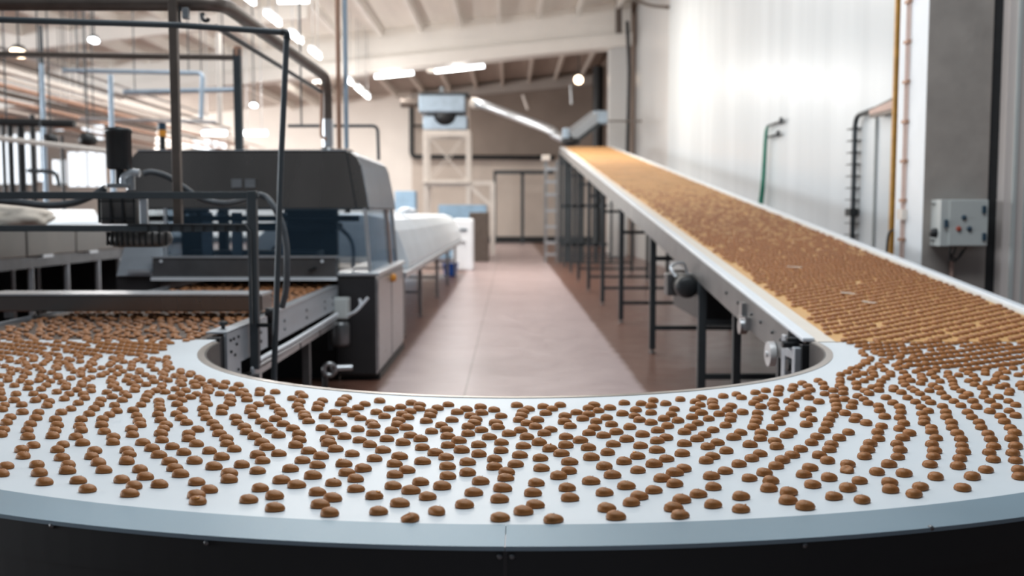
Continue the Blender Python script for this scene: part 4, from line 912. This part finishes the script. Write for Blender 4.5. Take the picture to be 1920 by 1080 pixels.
def footprint(t, cleft=.16):
    # rounded bean of 46 x 34 mm with a shallow cleft at its back left
    c, s = math.cos(t), math.sin(t); e = 2/2.08
    x = .0238*math.copysign(abs(c)**e, c); y = .0196*math.copysign(abs(s)**e, s)
    y *= 1-.16*(x/.0232)            # fuller at its left end
    d = (t-math.radians(152)+PI) % (2*PI)-PI
    k = 1-cleft*math.exp(-(d/.26)**2)
    return x*k, y*k
PROF = [(.88,0),(.97,.0014),(1.0,.0038),(.995,.0064),(.955,.0080),(.94,.0096),(.925,.0110),(.84,.0136),(.66,.0164),(.40,.0186),(.14,.0198)]
PROF_LO = [(.95,0),(1.0,.004),(.95,.009),(.62,.0158),(.2,.0175)]
PROF_XLO = [(1.0,0.0),(.98,.008),(.5,.0165)]
def cookie_geo(nt=28, prof=PROF, squash=0, seed=0, cleft=.16):
    rr = random.Random(seed); vs = []; fs = []
    ph = rr.uniform(0, 6)
    for k, z in prof:
        for i in range(nt):
            t = 2*PI*i/nt; x, y = footprint(t, cleft)
            w = 1+.02*math.sin(2*t+ph)+.015*math.sin(3*t+ph*2)
            X, Y = x*k*w, y*k*w
            Z = z
            if z > .009:
                Z = z*(1+.13*(-x/.0232)*k)                       # dome highest towards the left end
                d = abs((t-math.radians(152)+PI) % (2*PI)-PI)       # cleft runs up the dome
                Z -= .0016*math.exp(-(d/.3)**2)*(k > .3)
                Z -= .0018*math.exp(-(((X-.003)/.003)**2+((Y-.003)/.003)**2))
                if squash: Z *= 1-.35*max(0, math.cos(t-ph))
            vs.append((X, Y, Z))
    top = len(vs); vs.append((0, 0, prof[-1][1]-(.001 if len(prof) > 6 else 0)))
    for j in range(len(prof)-1):
        for i in range(nt): fs.append((j*nt+i, j*nt+(i+1)%nt, (j+1)*nt+(i+1)%nt, (j+1)*nt+i))
    b = (len(prof)-1)*nt
    for i in range(nt): fs.append((b+i, b+(i+1)%nt, top))
    return vs, fs
def crumb_geo(c, r, n=6):
    vs = [(c[0]+r*math.cos(2*PI*i/n), c[1]+r*.8*math.sin(2*PI*i/n), c[2]-r*.3) for i in range(n)]+[(c[0]+r*.5*math.cos(2*PI*i/n+.4), c[1]+r*.4*math.sin(2*PI*i/n), c[2]+r*.45) for i in range(n)]+[(c[0], c[1], c[2]+r*.5)]
    fs = [(i, (i+1)%n, n+(i+1)%n, n+i) for i in range(n)]+[(n+i, n+(i+1)%n, 2*n) for i in range(n)]
    return vs, fs
def cookie_mesh(seed, squash=0):
    vs, fs = cookie_geo(28, PROF, squash, seed)
    mi = [0]*len(fs); rr = random.Random(seed+50)
    if seed % 3 != 2:
        cv_, cf = crumb_geo((.003+rr.uniform(-.002,.002), .005+rr.uniform(-.001,.002), .0193), .0014)
        b = len(vs); vs += cv_; fs += [tuple(b+i for i in f) for f in cf]; mi += [1]*len(cf)
    me = bpy.data.meshes.new('cookie'); me.from_pydata(vs, [], fs); me.materials.append(M['cookie']); me.materials.append(M['crumb'])
    me.polygons.foreach_set('material_index', mi); me.polygons.foreach_set('use_smooth', [True]*len(fs)); me.update(); return me
CM = [cookie_mesh(i) for i in range(6)]
CSQ = cookie_mesh(9, 1)
def jam_mesh():
    bm = bmesh.new(); bmesh.ops.create_icosphere(bm, subdivisions=2, radius=1)
    from mathutils import noise
    for v in bm.verts:
        v.co *= 1+.35*noise.noise(v.co*1.6); v.co = Vector((v.co.x*.0062, v.co.y*.0048, v.co.z*.0028))
    me = bpy.data.meshes.new('jam_filling'); bm.to_mesh(me); bm.free(); me.materials.append(M['jam'])
    for p_ in me.polygons: p_.use_smooth = True
    return me
JM = jam_mesh()
spots = []
for (sx, sy), txt in STRIPS.items():
    for w in txt.split():
        a, b = map(int, w.split(','))
        px, py = sx+a/4, sy+b/4
        p = on(px, py, ZB+.0075)
        spots.append((p.x, p.y, (sx, sy, a, b), px, py))
spots.sort(key=lambda s: s[1])
def heading(x, y):
    a = math.atan2(x-CX, CY-y)
    return a
near, rest = spots[:300], spots[300:]
# the front row: nothing nearer to the rim within about a cookie's width
def front(s):
    if not 2 < s[3] < 1905 or math.hypot(s[0]-CX, s[1]-CY) < 3.02: return False
    return not any(q is not s and abs(q[3]-s[3]) < 22 and q[4] > s[4] for q in near)
fr_ = [s for s in near if front(s)]
left = sorted([s for s in fr_ if s[3] < 946], key=lambda s: -s[3]); right = sorted([s for s in fr_ if s[3] >= 946], key=lambda s: s[3])
ORD = ['first','second','third','fourth','fifth','sixth','seventh','eighth','ninth','tenth','eleventh','twelfth','thirteenth','fourteenth','fifteenth','sixteenth','seventeenth','eighteenth','nineteenth','twentieth','twenty-first','twenty-second','twenty-third','twenty-fourth','twenty-fifth','twenty-sixth','twenty-seventh','twenty-eighth']
lab = {}
for i, s in enumerate(left): lab[s[2]] = 'brown cookie nearest the front rim, %s one left of the rim seam' % ORD[i]
for i, s in enumerate(right): lab[s[2]] = 'brown cookie nearest the front rim, %s one right of the rim seam' % ORD[i]
rj = random.Random(3)
def region(px, py):
    side = 'left of the rim seam' if px < 946 else 'right of the rim seam'
    return side
jn = {'left':(-.010,-.001,.0188), 'right':(.010,-.001,.0170), 'top':(.003,.001,.0202), 'back':(-.001,.006,.0196), 'front':(.005,-.008,.0172)}
jlab = {(480,860,660,35):'brown cookie with shiny amber filling bulging at its upper left, at centre-left of the belt',
 (480,860,887,275):'brown cookie with a glossy amber drop on its right side, left of the rim seam',
 (480,860,583,178):'brown cookie with a small amber point on its back, left of the front centre',
 (960,740,735,97):'brown cookie with amber filling spilling at right, by the inner rim near the aisle',
 (960,740,942,458):'brown cookie with amber filling at its left end, mid-belt right of centre',
 (960,740,1645,158):'brown cookie with amber filling at its left, near the inner rim at right',
 (1430,740,465,265):'brown cookie with an amber dot on top in a chain at right',
 (1430,740,865,278):'brown cookie with an amber patch on its right end, second of its chain at right',
 (0,740,1672,97):'brown cookie with an amber patch on its right end, far left part of belt',
 (960,860,1718,373):'flat-fronted brown cookie with amber crumb at its right top corner, front right',
 (0,860,1487,315):'brown cookie with amber drop on its front, overlapping its twin behind, front left',
 (960,860,1260,418):'brown cookie with amber crumb at its right corner, touching the one behind it',
 (960,740,205,357):'brown cookie with a tiny amber dot on top, just right of the rim seam line',
 (960,740,283,403):'brown cookie with a tiny amber dot on top, diagonally in front of another dotted one'}
nearset = set()
for i, (x, y, key, px, py) in enumerate(near):
    nearset.add(key)
    me = CSQ if key in SQUASH else CM[rj.randrange(6)]
    o = bpy.data.objects.new('cookie', me); C.objects.link(o)
    o.location = (x, y, ZB+.0003)
    s = rj.uniform(.95, 1.05); o.scale = (s*1.02, s, s*rj.uniform(.94, 1.06))
    o.rotation_euler = (0, 0, heading(x, y)+rj.gauss(0, .10)+(rj.choice((-.9,.9)) if key in SQUASH else 0))
    o['category'] = 'cookie'; o['group'] = 'individual cookies on the near part of the white belt'
    if key in jlab: o['label'] = jlab[key]
    elif key in lab: o['label'] = lab[key]
    elif key in SQUASH: o['label'] = 'misshapen brown cookie on the near white belt, %s' % region(px, py)
    else: o['label'] = 'plain brown cookie behind the front row of the white belt, %s' % region(px, py)
    if key not in lab and key not in jlab:
        o['group'] = 'plain cookies behind the front row, %s' % region(px, py)
        if key in SQUASH: o['group'] = 'misshapen cookies on the near belt, %s' % region(px, py)
    if key in JAM:
        j = bpy.data.objects.new('jam_filling', JM); C.objects.link(j); j.parent = o; j.location = jn[JAM[key]]
        k_ = .5 if JAM[key] in ('top','back') else 1.15
        if 'crumb' in jlab[key]: k_ = .5; j.location = (.012, .003, .0178)
        j.scale = (k_, k_, k_); j.rotation_euler = (0, 0, rj.uniform(0, 3)); j['label'] = 'shiny amber filling'
# --- everything farther off: masses of cookies on each belt
def mass(name, sets, label, cleft=.12):
    """sets: ([(x, y, z, rotz, scale, pitch)], sides, profile, material)"""
    V = []; Fc = []; MI = []
    for mi, (items, nt, prof, matk) in enumerate(sets):
        vars_ = [cookie_geo(nt, prof, 0, k, cleft) for k in range(4)]
        for (x, y, z, a, s, pit) in items:
            vs, fs = vars_[int((x*1000+y*777)) % 4]
            b = len(V); ca, sa = math.cos(a)*s, math.sin(a)*s
            for (u, v, w) in vs:
                X = u*ca-v*sa; Y = u*sa+v*ca
                V.append((x+X, y+Y, z+w*s+pit*Y))
            Fc += [tuple(b+i for i in f) for f in fs]; MI += [mi]*len(fs)
    me = bpy.data.meshes.new(name); me.from_pydata(V, [], Fc)
    for q in sets: me.materials.append(M[q[3]])
    me.polygons.foreach_set('material_index', MI)
    me.polygons.foreach_set('use_smooth', [True]*len(Fc)); me.update()
    o = bpy.data.objects.new(name, me); C.objects.link(o); o['kind'] = 'stuff'; o['label'] = label; o['category'] = 'cookies'
    return o
grid = {}
def gk(x, y): return (int(math.floor(x/.05)), int(math.floor(y/.05)))
def put(x, y, h): grid.setdefault(gk(x, y), []).append((x, y, h))
def clash(x, y, h, dl, dw):
    gx, gy = gk(x, y)
    for i in (-1,0,1):
        for j in (-1,0,1):
            for (u, v, _) in grid.get((gx+i, gy+j), ()):
                dx, dy = x-u, y-v; c, s = math.cos(h), math.sin(h)
                a, b = dx*c+dy*s, -dx*s+dy*c
                if (a/dl)**2+(b/dw)**2 < 1: return True
    return False
for s in spots: put(s[0], s[1], 0)
far = [(s[0], s[1], ZB+.0003, heading(s[0], s[1])+rj.gauss(0,.1), rj.uniform(.95,1.05), 0) for s in rest]
rc = random.Random(11)
# rows that keep the belt's own pattern near both ends of the bend
for sgn in (1, -1):
    xa, xb = (CX+RI+.17, CX+RO-.08) if sgn > 0 else (CX-RO+.08, CX-RI-.17)
    for r_ in range(-18, 12):
        for i in range(34):
            x = xa+i*.047+rc.gauss(0,.003)
            y = 5.62+r_*.118+(x-xa)*.60+rc.gauss(0,.005)+.02*math.sin(x*5)
            if sgn < 0: y = 5.62+r_*.118-(x-xb)*.55+rc.gauss(0,.006)+.025*math.sin(x*4)
            if x > xb or not (4.78+.25*math.sin(x*2.3) < y < CY-.01) or rc.random() < .04: continue
            R = math.hypot(x-CX, y-CY)
            if R < RI+.13 or R > RO-.07 or clash(x, y, 0, .040, .032): continue
            put(x, y, 0); far.append((x, y, ZB+.0003, (.15 if sgn > 0 else -.15)+rc.gauss(0,.1), rc.uniform(.95,1.05), 0))
n_ = 0; ok_ = 0
while n_ < 16000:
    n_ += 1
    a = rc.uniform(PI+.0, 2*PI); R = math.sqrt(rc.uniform((RI+.15)**2, (RO-.10)**2))
    x, y = CX+R*math.cos(a), CY+R*math.sin(a)
    if y > CY-.005: continue
    px, py = proj((x, y, ZB))
    if -60 < px < 1980 and py > 742.5: continue
    if y > 4.95 and rc.random() < .8: continue
    # spread a little thinner towards the outer rim
    h = heading(x, y)
    k = .98+.16*(R-RI)/(RO-RI)
    if x > 1.3: k *= 1.0
    if clash(x, y, h, .053*k, .058*k): continue
    put(x, y, h); far.append((x, y, ZB+.0003, h+rc.gauss(0,.1), rc.uniform(.95,1.05), 0))
    if y < 2.5 and abs(x) > 2.4: pass
print('FRONT', [int(s[3]) for s in left], [int(s[3]) for s in right])
print('far cookies on curve', len(far))
mass('cookie_mass', [(far, 18, PROF[:10], 'cookie')], 'masses of brown cookies on the farther stretches of the white curved belt')
# inclined belt: close-packed rows
inc1, inc2 = [], []
y = Y0-1.1; row = 0
while y < Y1-.1:
    w0, w1 = XL+.125, XR-.07
    pitch = .0465
    nrow = int((w1-w0)/pitch)
    shift = rc.uniform(0, pitch)
    for i in range(nrow+1):
        x = w0+shift+i*pitch
        if x > w1 or rc.random() < .004: continue
        xx = x+rc.gauss(0,.0035); yy = y+rc.gauss(0,.0035)+.02*math.sin(x*3.1+y*.7)+(x-w0)*.64
        if i == 0 and rc.random() < .4: continue
        if yy > Y1-.03 or yy < Y0+.01: continue
        it = (xx, yy, iz(yy)+.0005, rc.gauss(.12,.10), rc.uniform(.95,1.04), IC)
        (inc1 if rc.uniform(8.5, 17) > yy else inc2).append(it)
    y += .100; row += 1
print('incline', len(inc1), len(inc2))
mass('cookie_mass', [(inc1, 14, [PROF[0],PROF[2],PROF[4],PROF[6],PROF[8]], 'cookie_lit'), (inc2, 8, PROF_XLO, 'cookie_warm_lit')], 'dense rows of cookies covering the whole inclined belt, golden sheen painted in towards far end')
# mesh belt on the left
msh = []
n_ = 0; grid2 = grid
while n_ < 9000:
    n_ += 1
    x = rc.uniform(LX0+.10, LX1-.09); y = rc.uniform(CY+.01, 11.8)
    if y < 6.13 and x > LX1-.13 or (abs(y-6.93) < .07 and (abs(x+3.5) < .06 or abs(x+1.76) < .06)): continue
    if clash(x, y, 0, .060, .064): continue
    put(x, y, 0); msh.append((x, y, ZB+.0005, -PI/2*.2+rc.gauss(0,.25), rc.uniform(.94,1.04), 0))
print('mesh', len(msh))
mass('cookie_mass', [(msh, 12, [PROF[0],PROF[2],PROF[4],PROF[6],PROF[8]], 'cookie_lit')], 'brown cookies crowding the dark wire mesh belt before the steel machine')
# a few pale crumbs lying on the inclined cookies
for px, py, L_ in ((1490,500,.10),(1590,549,.07),(1630,566,.06)):
    p = None
    u = (px-955)/F; v = (540-py)/F; d = Vector((u, CT+v*ST, v*CT-ST))
    t = (ZB+.03-IC*Y0-H)/(d.z-IC*d.y); p = Vector((0,0,H))+d*t
    o = MB().bar(p+Vector((-L_/2,.04,.0)), p+Vector((L_/2,-.04,-.004)), .022, .006).build('paper_strip', 'fabric')
    tag(o, {1490:'largest pale strip lying on the cookies of the inclined belt', 1590:'pale strip on the inclined cookies, middle of three', 1630:'pale strip on the inclined cookies, nearest of three'}[px], 'strip', 'pale strips lying on the cookies')
# ------------------------------------------------------------------ light
def area(name, loc, rot, sx, sy, e, col=(1,1,1)):
    L = bpy.data.lights.new(name, 'AREA'); L.shape = 'RECTANGLE'; L.size = sx; L.size_y = sy; L.energy = e; L.color = col
    o = bpy.data.objects.new(name, L); C.objects.link(o); o.location = loc; o.rotation_euler = rot; return o
# added area fills: overhead, and from an unseen left side wall
area('overhead_fill', (.5, 5.0, 7.6), (0,0,0), 6, 3.0, 380, (.90,.96,1.0))
area('overhead_fill', (-3.5, 15, 8.2), (0,0,0), 8, 3.0, 420, (.93,.97,1.0))
area('overhead_fill', (-2, 26, 8.2), (0,0,0), 8, 3.0, 900, (1,.95,.88))
area('overhead_fill', (-9, 48, 8.0), (0,0,0), 10, 4.0, 1500, (1,.96,.90))
area('side_fill', (-28, 16, 4), (0, -PI/2*1.08, 0), 5, 36, 6000, (.92,.96,1.0))
area('far_window', (-20, 50, 4), (0, -PI/2*.9, 0), 5, 12, 1200, (1,.96,.92))
W = bpy.data.worlds.new('world'); bpy.context.scene.world = W; W.use_nodes = True
bg = W.node_tree.nodes['Background']; bg.inputs[0].default_value = (.74,.86,1.0,1); bg.inputs[1].default_value = .14
vs_ = bpy.context.scene.view_settings
vs_.view_transform = 'Standard'; vs_.look = 'None'; vs_.exposure = .2; vs_.gamma = 1; vs_.use_curve_mapping = False
